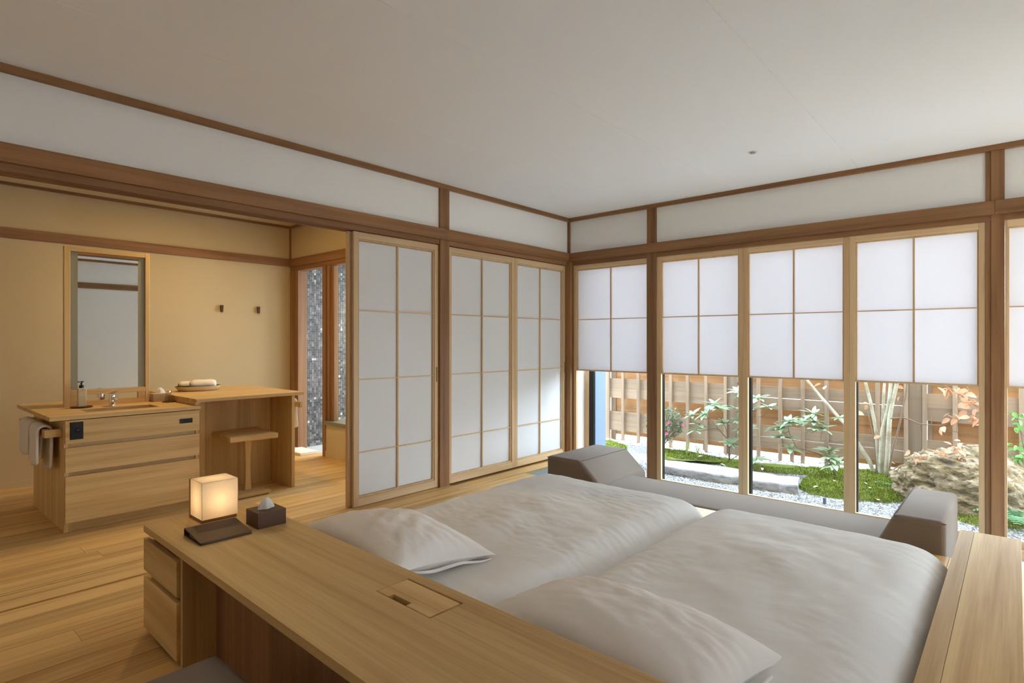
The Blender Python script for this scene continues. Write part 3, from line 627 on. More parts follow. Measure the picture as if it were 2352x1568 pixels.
# ------------------------------------------------------------------ low desk, turned a little
DR = math.radians(-1.05); DO = Vector((.845, -4.182, 0))
def D(x, y, z=0):
    c, s_ = math.cos(DR), math.sin(DR); return (DO.x+x*c-y*s_, DO.y+x*s_+y*c, z)
dk = thing('low_desk', 'long low wooden desk with two drawers at the head of the beds', 'desk', DO, DR)
HT = .44
L0, L1, L2, L3 = 1.243, 1.501, .287, .410        # lid opening
obj('desk_top', MB().plate(0, 2.5, 0, .455, L0, L1, L2, L3, .413, HT), W['hinoki_x'], dk, local=True, bevel=.002)
obj('desk_top_box', MB().box(L0-.004, L1+.004, L2-.004, L3+.004, .35, .354).plate(L0-.008, L1+.008, L2-.008, L3+.008, L0-.001, L1+.001, L2-.001, L3+.001, .354, .413), W['brown_x'], dk, local=True)
g = .003; e = .006
obj('hatch_lid', MB().prism([(L0+g, L2+g), (L0+.060, L2+g), (L0+.060, L2+.024), (L0+.146, L2+.024), (L0+.146, L2+g), (L1-e, L2+g), (L1-e, L3-e), (L0+g, L3-e)], .42, HT-.0005, 'z'), W['hinoki_x'], dk, local=True)
obj('carcass', MB().box(.028, .40, .03, .44, .02, .413).box(.03, .40, .035, .43, 0, .02), W['hinoki_z'], dk, local=True)
obj('side_panel', MB().box(.402, .424, .012, .43, .004, .413), W['hinoki_z'], dk, local=True, bevel=.001)
for z0, z1 in ((.257, .387), (.02, .233)): obj('drawer', MB().box(.002, .398, 0, .022, z0, z1), W['hinoki_x'], dk, local=True, bevel=.002, origin=None)
obj('back_panel', MB().box(.424, 2.45, .13, .15, 0, .413), W['brown_z'], dk, local=True)  # brown instead of pale wood puts the knee-space shade into the colour
obj('side_panel', MB().box(2.43, 2.452, .02, .43, 0, .413), W['hinoki_z'], dk, local=True)
# things on the desk
lm = thing('table_lamp', 'glowing paper box lamp with dark wooden back on the desk', 'lamp', (*D(.100, .240)[:2], HT), DR)
obj('back_board', MB().box(-.075, -.064, -.075, .075, 0, .168), W['brown_z'], lm, local=True, bevel=.001)
obj('base', MB().box(-.064, .062, -.071, .071, 0, .012), W['brown_y'], lm, local=True, bevel=.001)
mb = MB(); a, b, c, d, z0, z1 = -.063, .068, -.0725, .0725, .014, .168
v = [(a,c,z0),(b,c,z0),(b,d,z0),(a,d,z0),(a,c,z1),(b,c,z1),(b,d,z1),(a,d,z1)]
obj('lamp_shade', mb.add(v, [(4,5,6,7),(0,1,5,4),(1,2,6,5),(2,3,7,6)]), SHADE, lm, local=True)
obj('shade_edge', MB().tube([(b,c,z0),(b,c,z1)], .0012, 4).tube([(a,c,z1),(b,c,z1),(b,d,z1)], .001, 4).tube([(b,d,z0),(b,d,z1)], .0012, 4), W['frame_z'], lm, local=True)
lb = bpy.data.objects.new('bulb', bpy.data.lights.new('bulb', 'POINT')); COL.objects.link(lb); lb.parent = lm; lb.location = (.0, .0, .085)
lb.data.energy = LAMP_W; lb.data.color = (1.0, .72, .38); lb.data.shadow_soft_size = .022
tissue_box((*D(.355, .352)[:2], HT), .113, .118, .064, BROWNLEATHER, 'dark brown tissue box on the desk beside the lamp', DR, th=.045)
mf = thing('menu_folder', 'dark brown ring folder lying on the desk before the lamp', 'folder', (*D(.355, .165)[:2], HT), DR)
def slabp(pts, y0, y1): return MB().prism(pts, y0, y1, 'y')
obj('bottom_cover', slabp([(-.085, .0), (.085, .0), (.085, .003), (-.085, .003)], -.098, .094), BROWNLEATHER, mf, local=True, bevel=.001)
obj('top_cover', slabp([(-.085, .027), (-.075, .031), (.085, .010), (.085, .007)], -.098, .094), BROWNLEATHER, mf, local=True, bevel=.001)
obj('spine', slabp([(-.088, 0), (-.085, 0), (-.083, .029), (-.087, .029)], -.098, .094), BROWNLEATHER, mf, local=True)
obj('pages', slabp([(-.05, .0035), (.082, .0035), (.082, .0065), (-.05, .014)], -.09, .088), plain('pages_grey', lin(120, 106, 92), .9), mf, local=True)
# cushion stool in front of the desk
cs = thing('floor_cushion_seat', 'low grey fabric cushion seat in front of the desk', 'cushion seat', (2.02, -4.535, 0.012))
obj('cushion', MB().box(-.285, .285, -.30, .30, .12, .25), GREYFAB, cs, local=True, bevel=.035, seg=5, smooth=False)
obj('seat_base', MB().box(-.26, .26, -.27, .27, .10, .12), W['hinoki_x'], cs, local=True, bevel=.003)
for sx_ in (-1, 1):
    for sy_ in (-1, 1): obj('leg', MB().box(sx_*.23-.02, sx_*.23+.02, sy_*.24-.02, sy_*.24+.02, -.012, .10), W['hinoki_z'], cs, local=True, bevel=.003)

# ------------------------------------------------------------------ beds
def fbm(p, o=4): return mn.fractal(Vector(p), 1.0, 2.0, o)
def duvet(name, label, x0, x1, y0, y1, zt, seed, mx=1.0):
    nx, ny = 140, 200; zb = .05; V = []; F = []
    xc, yc = (x0+x1)/2, (y0+y1)/2; t = thing(name, label, 'duvet', (xc, yc, 0))
    for j in range(ny+1):
        v_ = j/ny
        for i in range(nx+1):
            u = i/nx
            # outline with soft, slightly wavy sides
            X_ = x0+(x1-x0)*u; Y_ = y0+(y1-y0)*v_
            sx_ = abs(2*u-1)**6; sy_ = abs(2*v_-1)**6
            X_ += .02*sx_*fbm((seed, Y_*1.7, 0))*1.2; Y_ += .03*sy_*fbm((X_*2.3, seed+3, 0))
            cr_ = max(0, abs(2*u-1)-.86)/.14*max(0, abs(2*v_-1)-.9)/.1
            X_ += (xc-X_)*.05*cr_; Y_ += (yc-Y_)*.035*cr_
            dx = min(u, 1-u)*(x1-x0); dy = min(v_, 1-v_)*(y1-y0)
            fx = math.sqrt(max(0, 1-(1-min(dx/.21, 1))**2)); fy = math.sqrt(max(0, 1-(1-min(dy/.11, 1))**2))
            z = zb+(zt-zb)*fx**.9*fy**.9
            puff = .036*math.sin(PI*u)**.6*math.sin(PI*v_)**.6
            z += puff*(.75+.9*fbm((X_*1.6+seed, Y_*1.6, .3)))
            # long soft creases plus short edge gathers
            z += .005*fbm((X_*2.6+seed*2, Y_*3.4, 1.7), 2)*fx*fy
            cr1 = fbm((X_*2.2+Y_*1.1, Y_*9.0+seed*5-X_*4.5, 2.2), 2); z -= .006*max(0, .32-abs(cr1)*2.6)*mx*fx*fy*(fbm((X_*1.5, Y_*1.5, seed))+.35)
            z += .0030*max(0, fbm((X_*2.1+seed, Y_*2.1, 4.4), 2)+.12)*mn.noise(Vector((X_*13-Y_*7, Y_*30+X_*9, seed)))*fx*fy*2
            ed = max(0, 1-min(dx, dy)/.25)
            s_ = Y_ if dx < dy else X_
            z += .007*ed*ed*fx*fy*mn.fractal(Vector((s_*9+seed, min(dx, dy)*4, seed)), 1, 2, 3)*(.5+fbm((s_*1.3, seed, 1)))
            V.append((X_-xc, Y_-yc, z))
    for j in range(ny):
        for i in range(nx): a = j*(nx+1)+i; F.append((a, a+1, a+nx+2, a+nx+1))
    o = obj('cover', MB().add(V, F), LINEN, t, local=True, smooth=True)
    return t
def mattress(label, x0, x1, y0, y1):
    t = thing('mattress', label, 'mattress', ((x0+x1)/2, (y0+y1)/2, 0))
    obj('body', MB().box(x0, x1, y0, y1, .05, .16), LINEN, t, bevel=.03, seg=4); obj('bed_base', MB().box(x0+.05, x1-.05, y0+.05, y1-.05, 0, .05), W['hinoki_y'], t)
mattress('white mattress under the duvet nearer the sliding doors', 1.08, 2.10, -3.60, -2.02); mattress('white mattress under the duvet nearer the low shelf', 2.32, 3.22, -3.60, -2.02)
duvet('duvet', 'plump white duvet on the bed nearer the sliding doors', .93, 2.265, -3.705, -1.70, .278, 1.3)
duvet('duvet', 'smooth white duvet on the bed nearer the low shelf', 2.195, 3.375, -3.715, -1.70, .276, 5.1, .5)
def pillow(label, c, hx, hy, T, rz, tilt, seed):
    t = thing('pillow', label, 'pillow', c, rz); n = 64; V = []; F = []
    for side in (1, -1):
        for j in range(n+1):
            for i in range(n+1):
                u = 2*i/n-1; v_ = 2*j/n-1
                pin = 1-.10*(1-abs(v_)**2)*abs(u)**4; pin2 = 1-.10*(1-abs(u)**2)*abs(v_)**4
                h = max(0, (1-u*u))**.55*max(0, (1-v_*v_))**.55
                z = side*T*h*(1 if side > 0 else .55)
                if side > 0:
                    z += .012*fbm((u*2+seed, v_*2, .5))*h
                    rad = math.atan2(v_, u); edge = max(abs(u), abs(v_))
                    z += .011*mn.noise(Vector((rad*7, edge*1.2, seed)))*max(0, edge-.35)*h**.5
                    z += .006*mn.noise(Vector((u*6+v_*3, v_*3, seed+4)))*h
                V.append((u*hx*pin, v_*hy*pin2, z))
    N = (n+1)**2
    for j in range(n):
        for i in range(n):
            a = j*(n+1)+i; F += [(a, a+1, a+n+2, a+n+1), (N+a, N+a+n+1, N+a+n+2, N+a+1)]
    o = obj('case', MB().add(V, F), PILLOWM, t, local=True, smooth=True); o.rotation_euler = (tilt, 0, 0)
    # open hem of the pillow case
    hem = []; 
    for k in np.linspace(-.98, .9, 30): hem.append((hx*.985+.004*math.sin(k*9), hy*k, -.012+.006*math.sin(k*7)))
    h_ = MB().tube(hem, [.003+.004*math.sin(PI*i/29) for i in range(30)], 8)
    q = obj('case_hem', h_, PILLOWM, t, local=True, smooth=True); q.rotation_euler = (tilt, 0, 0); return t
pillow('white pillow at the head of the bed nearer the sliding doors', (1.53, -3.44, .335), .375, .27, .125, -.02, -.13, 2.0)
pillow('white pillow at the head of the bed nearer the low shelf', (2.685, -3.46, .325), .385, .27, .125, -.02, -.13, 7.0)
# low shelf right of the beds
ls = thing('low_shelf', 'long low wooden shelf box along the side of the beds', 'shelf', (3.46, -2.7, 0))
obj('top', MB().box(3.344, 3.40, -4.1, -1.28, .228, .25), W['hinoki_y'], ls, bevel=.0015, origin=(3.35, -2, .24))
obj('top', MB().box(3.401, 3.576, -4.1, -1.28, .228, .25), W['hinoki_y'], ls, bevel=.0015, origin=(3.45, -2, .24))
obj('side_board', MB().box(3.38, 3.40, -4.08, -1.30, 0, .228), W['hinoki_y'], ls); obj('side_board', MB().box(3.552, 3.572, -4.08, -1.284, 0, .228), W['hinoki_y'], ls)
obj('end_board', MB().box(3.40, 3.552, -1.304, -1.284, 0, .228), W['hinoki_x'], ls)

# ------------------------------------------------------------------ day sofa in the sunken strip
so = thing('day_sofa', 'long low taupe fabric day sofa below the garden windows', 'sofa', (1.85, -.55, -.2))
obj('seat', MB().box(.47, 3.24, -.935, -.34, -.13, 0), SOFA, so, bevel=.05, seg=5)
obj('sofa_base', MB().box(.47, 3.24, -.92, -.36, -.2, -.13), SOFA, so, bevel=.01)
def sarm(pts, y0, y1, name='bolster_arm'):
    o = obj(name, MB().prism(pts, y0, y1, 'y'), SOFA, so, bevel=.03, seg=5)
    r = obj('piping', MB().tube([(p[0], y0+.012, p[1]-.012 if p[1] > .1 else p[1]) for p in pts[1:3]], .0035, 6).tube([(pts[2][0]+(.012 if pts[2][0] < 1 else -.012)*0, y, pts[2][1]-.006) for y in (y0+.03, y1-.03)], .003, 6), SEAM, o)
sarm([(.415, -.15), (.415, .185), (.77, .185), (.975, .0), (.975, -.15)], -.92, -.13)
sarm([(3.262, -.15), (3.262, .185), (3.015, .185), (2.925, .0), (2.925, -.15)], -.948, -.09)

# ------------------------------------------------------------------ ceiling sprinkler
sp = thing('sprinkler', 'small round white sprinkler cover on the ceiling', 'sprinkler', (2.198, -.908, 2.5))
obj('ring', MB().lathe([(.020, -.001), (.020, -.004), (.031, -.004), (.031, -.0005)], n=32), plain('white_ring', lin(225, 225, 225), .5), sp, local=True)
obj('cap', MB().lathe([(.018, -.0006), (.018, -.010), (.0, -.010)], n=28), plain('grey_cap', lin(170, 168, 166), .5), sp, local=True)

# ------------------------------------------------------------------ garden
ZG = -.25
struct('ground', MB().box(-4, 4.75, .22, 4.2, ZG-.2, ZG), GROUND, 'pale gravel ground of the small garden')
struct('ground_dark_added', MB().box(4.75, 10, .22, 4.2, ZG-.2, ZG-.01).box(7.6, 10, -6, .22, ZG-.2, ZG-.01), plain('dark_ground', lin(92, 84, 60), .95, bump=.6, bscale=30), 'added unseen dark ground that cuts the light bounced indoors')  # unseen dark ground, added to lessen the bounce onto the ceiling
struct('trim_61', MB().box(.0, XR, .2, .42, -.3, -.205), plain('pale_plinth', lin(228, 230, 232), .7), 'pale concrete ledge outside the window frames')
# fence
fe = thing('wooden_fence', 'cedar board fence with vertical battens across the garden', 'fence', (1.8, 2.4, ZG))
YF = 2.4; B = []
posts = [(-1.086, -1.018, 'x'), (.770, .93, 'p'), (2.696, 2.818, 'p'), (4.58, 4.72, 'p')]
for a, b, k_ in posts: obj('post', MB().box(a, b, YF-.02, YF+.12, ZG, 1.30), W['post'] if k_ == 'p' else W['cedar_z'], fe, bevel=.003, origin=(a, YF, ZG))
front = [(-.105, .03), (.031, .172), (.373, .512), (.513, .654), (.90, 1.04), (1.041, 1.18)]
back = [(-.165, -.06), (.150, .269), (.270, .39), (.64, .775), (.776, .92), (1.16, 1.29)]
secs = [(-1.018, .770), (.93, 2.696), (2.818, 4.58)]
for si, (a, b) in enumerate(secs):
    for z0, z1 in front:
        gp = .0016 if si == 1 else -.003
        obj('fence_board', MB().box(a+.001, b-.001, YF+.003+(.004 if front.index((z0, z1)) % 2 and si != 1 else 0), YF+.018, z0+gp*.5, z1-gp*.5), W['cedar_x'], fe, bevel=.0015, seg=1, origin=((a+b)/2, YF, z0))
    a2 = a+(.075 if si == 2 else .11 if si == 0 else 0)
    if si != 1: obj('inner_post', MB().box(a+.035, a2, YF+.045, YF+.09, ZG, 1.29), W['cedar_z'], fe)
    for z0, z1 in back:
        obj('fence_board', MB().box(a2+.001, b-.001, YF+.062, YF+.077, z0-.001, z1+.001), W['orange_x'], fe, bevel=.0015, seg=1, origin=((a+b)/2, YF+.06, z0))
bat = [-.995, -.749, -.497, -.255, -.004, .24, .493, .751, .955, 1.16, 1.412, 1.664, 1.916, 2.166, 2.416, 2.675, 2.836, 3.087, 3.338, 3.59, 3.84, 4.09, 4.34]
for q in bat: obj('batten', MB().box(q-.0195, q+.0195, YF-.035, YF+.002, ZG+.005, 1.30), W['cedar_z'], fe, bevel=.0015, seg=1, origin=(q, YF, ZG))
for q in (-.3, .45, 1.02, 1.53, 2.02, 3.5): obj('stub_post', MB().box(q-.02, q+.02, YF+.03, YF+.06, ZG, -.1), W['cedar_z'], fe)
obj('top_rail', MB().box(-1.1, 4.72, YF-.05, YF+.14, 1.30, 1.33), W['cedar_x'], fe)
# gravel stones
def scatter_stones(name, n, reg, r0, r1, cols, label, reject=None, flat=.6):
    base = np.array([(1,0,0),(0,1,0),(-1,0,0),(0,-1,0),(0,0,1),(0,0,-.3)], 'f'); fc = np.array([(0,1,4),(1,2,4),(2,3,4),(3,0,4)])
    P_ = np.stack([rng.uniform(reg[0], reg[1], n), rng.uniform(reg[2], reg[3], n)], 1)
    if reject is not None: P_ = P_[~reject(P_[:, 0], P_[:, 1])]
    n = len(P_); r = rng.uniform(r0, r1, n); a = rng.uniform(0, PI, n)
    V = np.zeros((n, 6, 3), 'f'); jit = rng.uniform(.7, 1.2, (n, 6, 1)); bb = base[None]*jit*r[:, None, None]
    V[:, :, 0] = bb[:, :, 0]*np.cos(a)[:, None]-bb[:, :, 1]*np.sin(a)[:, None]+P_[:, 0:1]
    V[:, :, 1] = bb[:, :, 0]*np.sin(a)[:, None]+bb[:, :, 1]*np.cos(a)[:, None]+P_[:, 1:2]
    V[:, :, 2] = bb[:, :, 2]*flat+ZG+r[:, None]*.15
    F = (fc[None]+(np.arange(n)*6)[:, None, None]).reshape(-1, 3)
    mb = MB(); mb.v = [tuple(p) for p in V.reshape(-1, 3).tolist()]; mb.f = [tuple(q) for q in F.tolist()]
    o = obj(name, mb, PEBBLE); cc = np.array([lin(*c)[:3] for c in cols]); ci = cc[rng.randint(0, len(cc), n)]*rng.uniform(.8, 1.15, (n, 1)); tint(o, np.repeat(np.clip(ci, 0, 1), 6, 0))
    return tag(o, label, 'gravel', kind='stuff')
scatter_stones('gravel', 26000, (.2, 4.4, .43, 2.1), .005, .011, [(160, 156, 152), (132, 130, 127), (184, 180, 174), (88, 88, 88)], 'fine pale gravel spread over the garden floor')
scatter_stones('pebbles', 1500, (-1.0, 4.4, 2.12, 2.75), .016, .032, [(228, 222, 210), (240, 238, 232), (206, 196, 180)], 'rounded pale pebbles along the foot of the fence')
# moss mounds
def moss(name, label, poly, h, n, seed):
    poly = np.array(poly); c = poly.mean(0)
    def inside(x_, y_):
        r = np.zeros(len(x_), bool); j = len(poly)-1
        for i in range(len(poly)):
            xi, yi = poly[i]; xj, yj = poly[j]
            k_ = ((yi > y_) != (yj > y_)) & (x_ < (xj-xi)*(y_-yi)/(yj-yi+1e-9)+xi); r ^= k_; j = i
        return r
    def edge(x_, y_):
        d = np.full(len(x_), 9.0); j = len(poly)-1
        for i in range(len(poly)):
            a = poly[j]; b = poly[i]; ab = b-a; t_ = np.clip(((x_-a[0])*ab[0]+(y_-a[1])*ab[1])/(ab@ab), 0, 1)
            d = np.minimum(d, np.hypot(x_-a[0]-t_*ab[0], y_-a[1]-t_*ab[1])); j = i
        return d
    def height(x_, y_):
        d = edge(x_, y_); hh = h*np.sqrt(np.clip(1-(1-np.clip(d/.16, 0, 1))**2, 0, 1))
        return hh*(1+.3*np.array([mn.noise(Vector((a*7, b*7, seed))) for a, b in zip(x_, y_)]))
    t = thing(name, label, 'moss', (c[0], c[1], ZG))
    rings = 7; m = len(poly)*4; V = []; F = []
    dense = []
    for i in range(len(poly)):
        a, b = poly[i], poly[(i+1) % len(poly)]
        for k_ in range(4): dense.append(a+(b-a)*k_/4)
    dense = np.array(dense)
    for r_ in range(rings+1):
        q = c+(dense-c)*(1-r_/rings*.999); z = height(q[:, 0], q[:, 1])
        for p_, zz in zip(q, z): V.append((p_[0], p_[1], ZG-.004+zz))
    for r_ in range(rings): F += [(r_*m+k_, r_*m+(k_+1) % m, (r_+1)*m+(k_+1) % m, (r_+1)*m+k_) for k_ in range(m)]
    o = obj('mound', MB().add(V, F), plain('moss_base_%s' % seed, lin(96, 104, 40), .95, bump=.8, bscale=60, var=.3, vscale=30), t, smooth=True)
    lo = poly.min(0); hi = poly.max(0); x_ = rng.uniform(lo[0], hi[0], n); y_ = rng.uniform(lo[1], hi[1], n); k_ = inside(x_, y_); x_, y_ = x_[k_], y_[k_]
    z_ = height(x_, y_)+ZG-.006; nn = len(x_); a = rng.uniform(0, 2*PI, nn); s_ = rng.uniform(.006, .013, nn)
    V = np.zeros((nn, 3, 3)); dx, dy = np.cos(a)*s_*.55, np.sin(a)*s_*.55
    V[:, 0] = np.stack([x_-dx, y_-dy, z_], 1); V[:, 1] = np.stack([x_+dx, y_+dy, z_], 1)
    V[:, 2] = np.stack([x_+rng.normal(0, .006, nn), y_+rng.normal(0, .006, nn), z_+s_*rng.uniform(.9, 1.9, nn)], 1)
    F = np.arange(nn*3).reshape(-1, 3); mb = MB(); mb.v = V.reshape(-1, 3).tolist(); mb.f = F.tolist()
    o = obj('moss_tufts', mb, MOSS, t); o['kind'] = 'stuff'
    cc = np.array([lin(*q)[:3] for q in ((116, 130, 40), (136, 146, 56), (88, 104, 36), (156, 158, 78), (104, 98, 50))]); ci = cc[rng.choice(5, nn, p=[.36, .28, .18, .12, .06])]*rng.uniform(.8, 1.2, (nn, 1)); tint(o, np.repeat(ci, 3, 0))
    return t, height
def G(px, py, z=ZG):
    fw = Vector((-math.sin(YAW), math.cos(YAW), 0)); rt = Vector((math.cos(YAW), math.sin(YAW), 0))
    r = fw+rt*((px-1176)/FPX)+Vector((0, 0, (784-py)/FPX)); q = CAM+r*((z-CAM.z)/r.z); return (q.x, q.y)
GP = lambda L_: [G(*p) for p in L_]
_, mh1 = moss('moss_mound', 'long low moss bank behind the flat edging stones', GP([(1500, 1062), (1560, 1058), (1640, 1066), (1700, 1078), (1745, 1084), (1850, 1092), (1950, 1104), (1990, 1100), (1990, 1084), (1940, 1081), (1860, 1077), (1790, 1080), (1740, 1074), (1690, 1066), (1640, 1053), (1580, 1040), (1520, 1034)]), .05, 26000, 1)
_, mh2 = moss('moss_mound', 'bright green moss bank between the trees and the boulder', GP([(1842, 1105), (1834, 1122), (1860, 1136), (1920, 1146), (1990, 1152), (2040, 1156), (2100, 1152), (2130, 1130), (2100, 1105), (2068, 1092), (2000, 1086), (1940, 1086), (1880, 1090)]), .07, 34000, 2)
_, mh3 = moss('moss_mound', 'small moss tuft at the outer wall corner', GP([(1385, 1034), (1440, 1032), (1440, 1024), (1405, 1012), (1380, 1012)]), .03, 3000, 3)
_, mh4 = moss('moss_mound', 'moss strip at the foot of the boulder', GP([(2195, 1196), (2260, 1214), (2380, 1216), (2380, 1160), (2300, 1165), (2200, 1172)]), .05, 9000, 4)
# edging stones
def flat_stone(label, top, front, zt=-.165):
    pts = [G(*p, zt) for p in top]; c = np.mean(pts, 0); t = thing('edging_stone', label, 'stone', (c[0], c[1], ZG), group=None)
    fb = [G(*p, zt) for p in front]
    outl = pts+fb; dense = []
    for i in range(len(outl)):
        a, b = np.array(outl[i]), np.array(outl[(i+1) % len(outl)])
        for k_ in range(5):
            q = a+(b-a)*k_/5; dense.append(q+np.array([mn.noise(Vector((q[0]*9, q[1]*9, 1))), mn.noise(Vector((q[0]*9, q[1]*9, 7)))])*.018)
    m = len(dense); cc = np.mean(dense, 0); V = []; F = []
    lv = [(1.0, ZG-.01), (1.015, ZG+.03), (1.0, zt-.012), (.97, zt), (.7, zt+.006), (.3, zt+.003), (.002, zt+.004)]
    for s_, z_ in lv:
        for q in dense:
            w_ = cc+(q-cc)*s_; V.append((w_[0], w_[1], z_+.008*mn.noise(Vector((w_[0]*11, w_[1]*11, z_*4)))))
    for r_ in range(len(lv)-1): F += [(r_*m+k_, r_*m+(k_+1) % m, (r_+1)*m+(k_+1) % m, (r_+1)*m+k_) for k_ in range(m)]
    obj('stone', MB().add(V, F), SLAB, t, smooth=False); return t
flat_stone('long pale edging stone before the moss bank', [(1470, 1046), (1524, 1056), (1600, 1063), (1665, 1071), (1715, 1080)], [(1722, 1096), (1650, 1090), (1590, 1080), (1545, 1073), (1490, 1066)])
flat_stone('shorter pale edging stone ending at the green moss', [(1722, 1081), (1760, 1085), (1790, 1092), (1838, 1096)], [(1832, 1114), (1790, 1110), (1724, 1102)])
# boulder
bo = thing('boulder', 'large weathered boulder with moss behind the sofa end', 'rock', (3.27, 1.5, ZG))
bm = bmesh.new(); bmesh.ops.create_icosphere(bm, subdivisions=6, radius=1)
for v_ in bm.verts:
    p_ = v_.co.copy()
    q = Vector((p_.x*.62, p_.y*.50, p_.z*.50))
    if p_.z > 0: q.z *= 1-.20*max(0, p_.x-.1)
    q.z += .05*p_.x*(-1)
    rdg = 1-abs(mn.noise(p_*1.9+Vector((3, 1, 4)))); k_ = .90+.10*mn.fractal(p_*1.4+Vector((1.3, 9, 2)), 1, 2, 3)+.10*(rdg-.6)
    st_ = mn.noise(Vector((p_.x*1.2, p_.y*1.2, p_.z*9+p_.x*3)))*.03
    sp_ = mn.fractal(p_*5.5+Vector((4, 2, 8)), 1, 2.1, 5)*.075
    v_.co = q*(k_+st_+sp_)
mb = MB(); mb.v = [tuple(v_.co+Vector((3.27, 1.5, ZG+.06))) for v_ in bm.verts]; mb.f = [tuple(x_.index for x_ in f_.verts) for f_ in bm.faces]; bm.free()
obj('rock', mb, ROCK, bo, smooth=False)
# leaves as shared meshes
def leaf_mesh(name, L_, w_, m, cup=.15, bend=.2, segs=5):
    V = []; F = []
    for i in range(segs+1):
        t_ = i/segs; ww = w_*math.sin(PI*min(1, t_**.8*.96+.04))**.8*(1 if i < segs else .05); x_ = L_*t_; z_ = -bend*L_*t_*t_
        V += [(x_, -ww, z_+cup*ww), (x_, 0, z_), (x_, ww, z_+cup*ww)]
    for i in range(segs): a = i*3; F += [(a, a+1, a+4, a+3), (a+1, a+2, a+5, a+4)]
    me = bpy.data.meshes.new(name); me.from_pydata(V, [], F); me.materials.append(m); me.polygons.foreach_set('use_smooth', [True]*len(F)); return me
RL = leaf_mesh('leaf', .148, .026, RHODO); BL = leaf_mesh('leaf', .088, .027, BEECH, .3, .25); GLf = leaf_mesh('leaf', .055, .018, BRIGHT, .2, .2); FL = leaf_mesh('leaf', .06, .016, FALLEN, .3, .1)
def orient(d, roll=0):
    q = Vector(d).to_track_quat('X', 'Z'); from mathutils import Quaternion
    return q @ Quaternion((1, 0, 0), roll)
def whorl(par, tip, up, n, s=1.0, me=RL, el=(.05, .5)):
    up = Vector(up).normalized(); a = up.cross(Vector((.3, .9, .2))).normalized(); b = up.cross(a); ph = random.uniform(0, 6)
    for k_ in range(n):
        th = ph+2*PI*k_/n+random.uniform(-.25, .25); e_ = random.uniform(*el)
        d = (a*math.cos(th)+b*math.sin(th))*math.cos(e_)+up*math.sin(e_)
        inst('leaf', me, par, tip, quat=orient(d, random.uniform(-.3, .3)), scale=s*random.uniform(.75, 1.15))
def twig(pts, r0, r1): return MB().tube(pts, list(np.linspace(r0, r1, len(pts))), 6)
def shrub(name, label, base, yb, stems, tips, nleaf=9, s=1.0):
    b = P(*base, yb); b.z = ZG+.03
    t = thing(name, label, 'shrub', b)
    for pts, r0, r1 in stems:
        pp = [P(q[0], q[1], yb+(q[2] if len(q) > 2 else 0)) for q in pts]; obj('stem', twig(pp, r0, r1), BARK, t, smooth=True)
    for q in tips:
        tip = P(q[0], q[1], yb+q[2]); whorl(t, tip, (random.uniform(-.3, .3), random.uniform(-.5, .1), 1), (q[3] if len(q) > 3 else nleaf)+2, s*(q[4] if len(q) > 4 else 1))
        obj('bud', MB().lathe([(.002, -.004), (.006, .0), (.007, .008), (.004, .016), (.0005, .02)], tuple(tip), 8), BRIGHT, t, smooth=True)
    return t
shrub('rhododendron', 'rhododendron with pale green leaf whorls seen through the second window', (1675, 1058), 1.9,
      [([(1675, 1058), (1675, 1035), (1672, 1010), (1650, 985), (1632, 962), (1618, 955)], .009, .003), ([(1675, 1030), (1690, 1000), (1703, 965, -.1), (1706, 930, -.1)], .006, .003), ([(1672, 1010), (1668, 985), (1655, 960), (1645, 945)], .005, .003),
       ([(1650, 985), (1640, 983), (1610, 990), (1600, 988)], .004, .002), ([(1632, 962), (1600, 962), (1590, 955)], .004, .002), ([(1675, 1058), (1695, 1045, -.1), (1710, 1038, -.1)], .005, .003)],
      [(1618, 951, 0, 9), (1589, 953, 0, 9), (1650, 938, .05, 10), (1640, 928, .05, 7), (1688, 938, 0, 8), (1697, 900, -.1, 8), (1698, 915, -.05, 7), (1663, 972, 0, 11), (1700, 965, -.05, 9), (1598, 988, -.1, 7), (1679, 1018, -.1, 9), (1607, 975, 0, 5), (1705, 985, 0, 6)])
shrub('rhododendron', 'wide rhododendron with leafy bent branches seen through the third window', (1920, 1097), 1.72,
      [([(1920, 1097), (1912, 1075), (1905, 1060), (1880, 1042), (1850, 1033), (1830, 1028), (1815, 1000), (1810, 980)], .010, .003), ([(1905, 1060), (1904, 1040), (1900, 1022), (1905, 1010), (1885, 1012), (1888, 992)], .007, .003), ([(1905, 1010), (1920, 1015), (1935, 1012, -.05)], .004, .003),
       ([(1812, 990), (1795, 1000), (1800, 1025), (1790, 1038), (1765, 1025), (1730, 1028)], .004, .002), ([(1735, 958), (1752, 955), (1765, 945)], .004, .003), ([(1905, 1040), (1898, 1028)], .004, .003), ([(1810, 1000), (1795, 990), (1785, 985)], .004, .002), ([(1912, 1075), (1905, 1055), (1903, 1042)], .006, .004)],
      [(1765, 935, 0, 11), (1740, 915, .05, 9), (1812, 968, 0, 12), (1793, 982, 0, 11), (1778, 988, 0, 7), (1806, 1005, -.05, 9), (1785, 1002, -.05, 6), (1870, 968, 0, 13), (1868, 950, .1, 9), (1872, 985, -.05, 10), (1842, 975, 0, 8), (1888, 985, 0, 7), (1903, 1035, -.05, 10), (1906, 1050, -.1, 9), (1915, 1065, -.15, 8), (1930, 960, .1, 8), (1814, 1030, -.05, 5), (1738, 1055, 0, 5), (1725, 940, 0, 7), (1718, 985, 0, 5)])
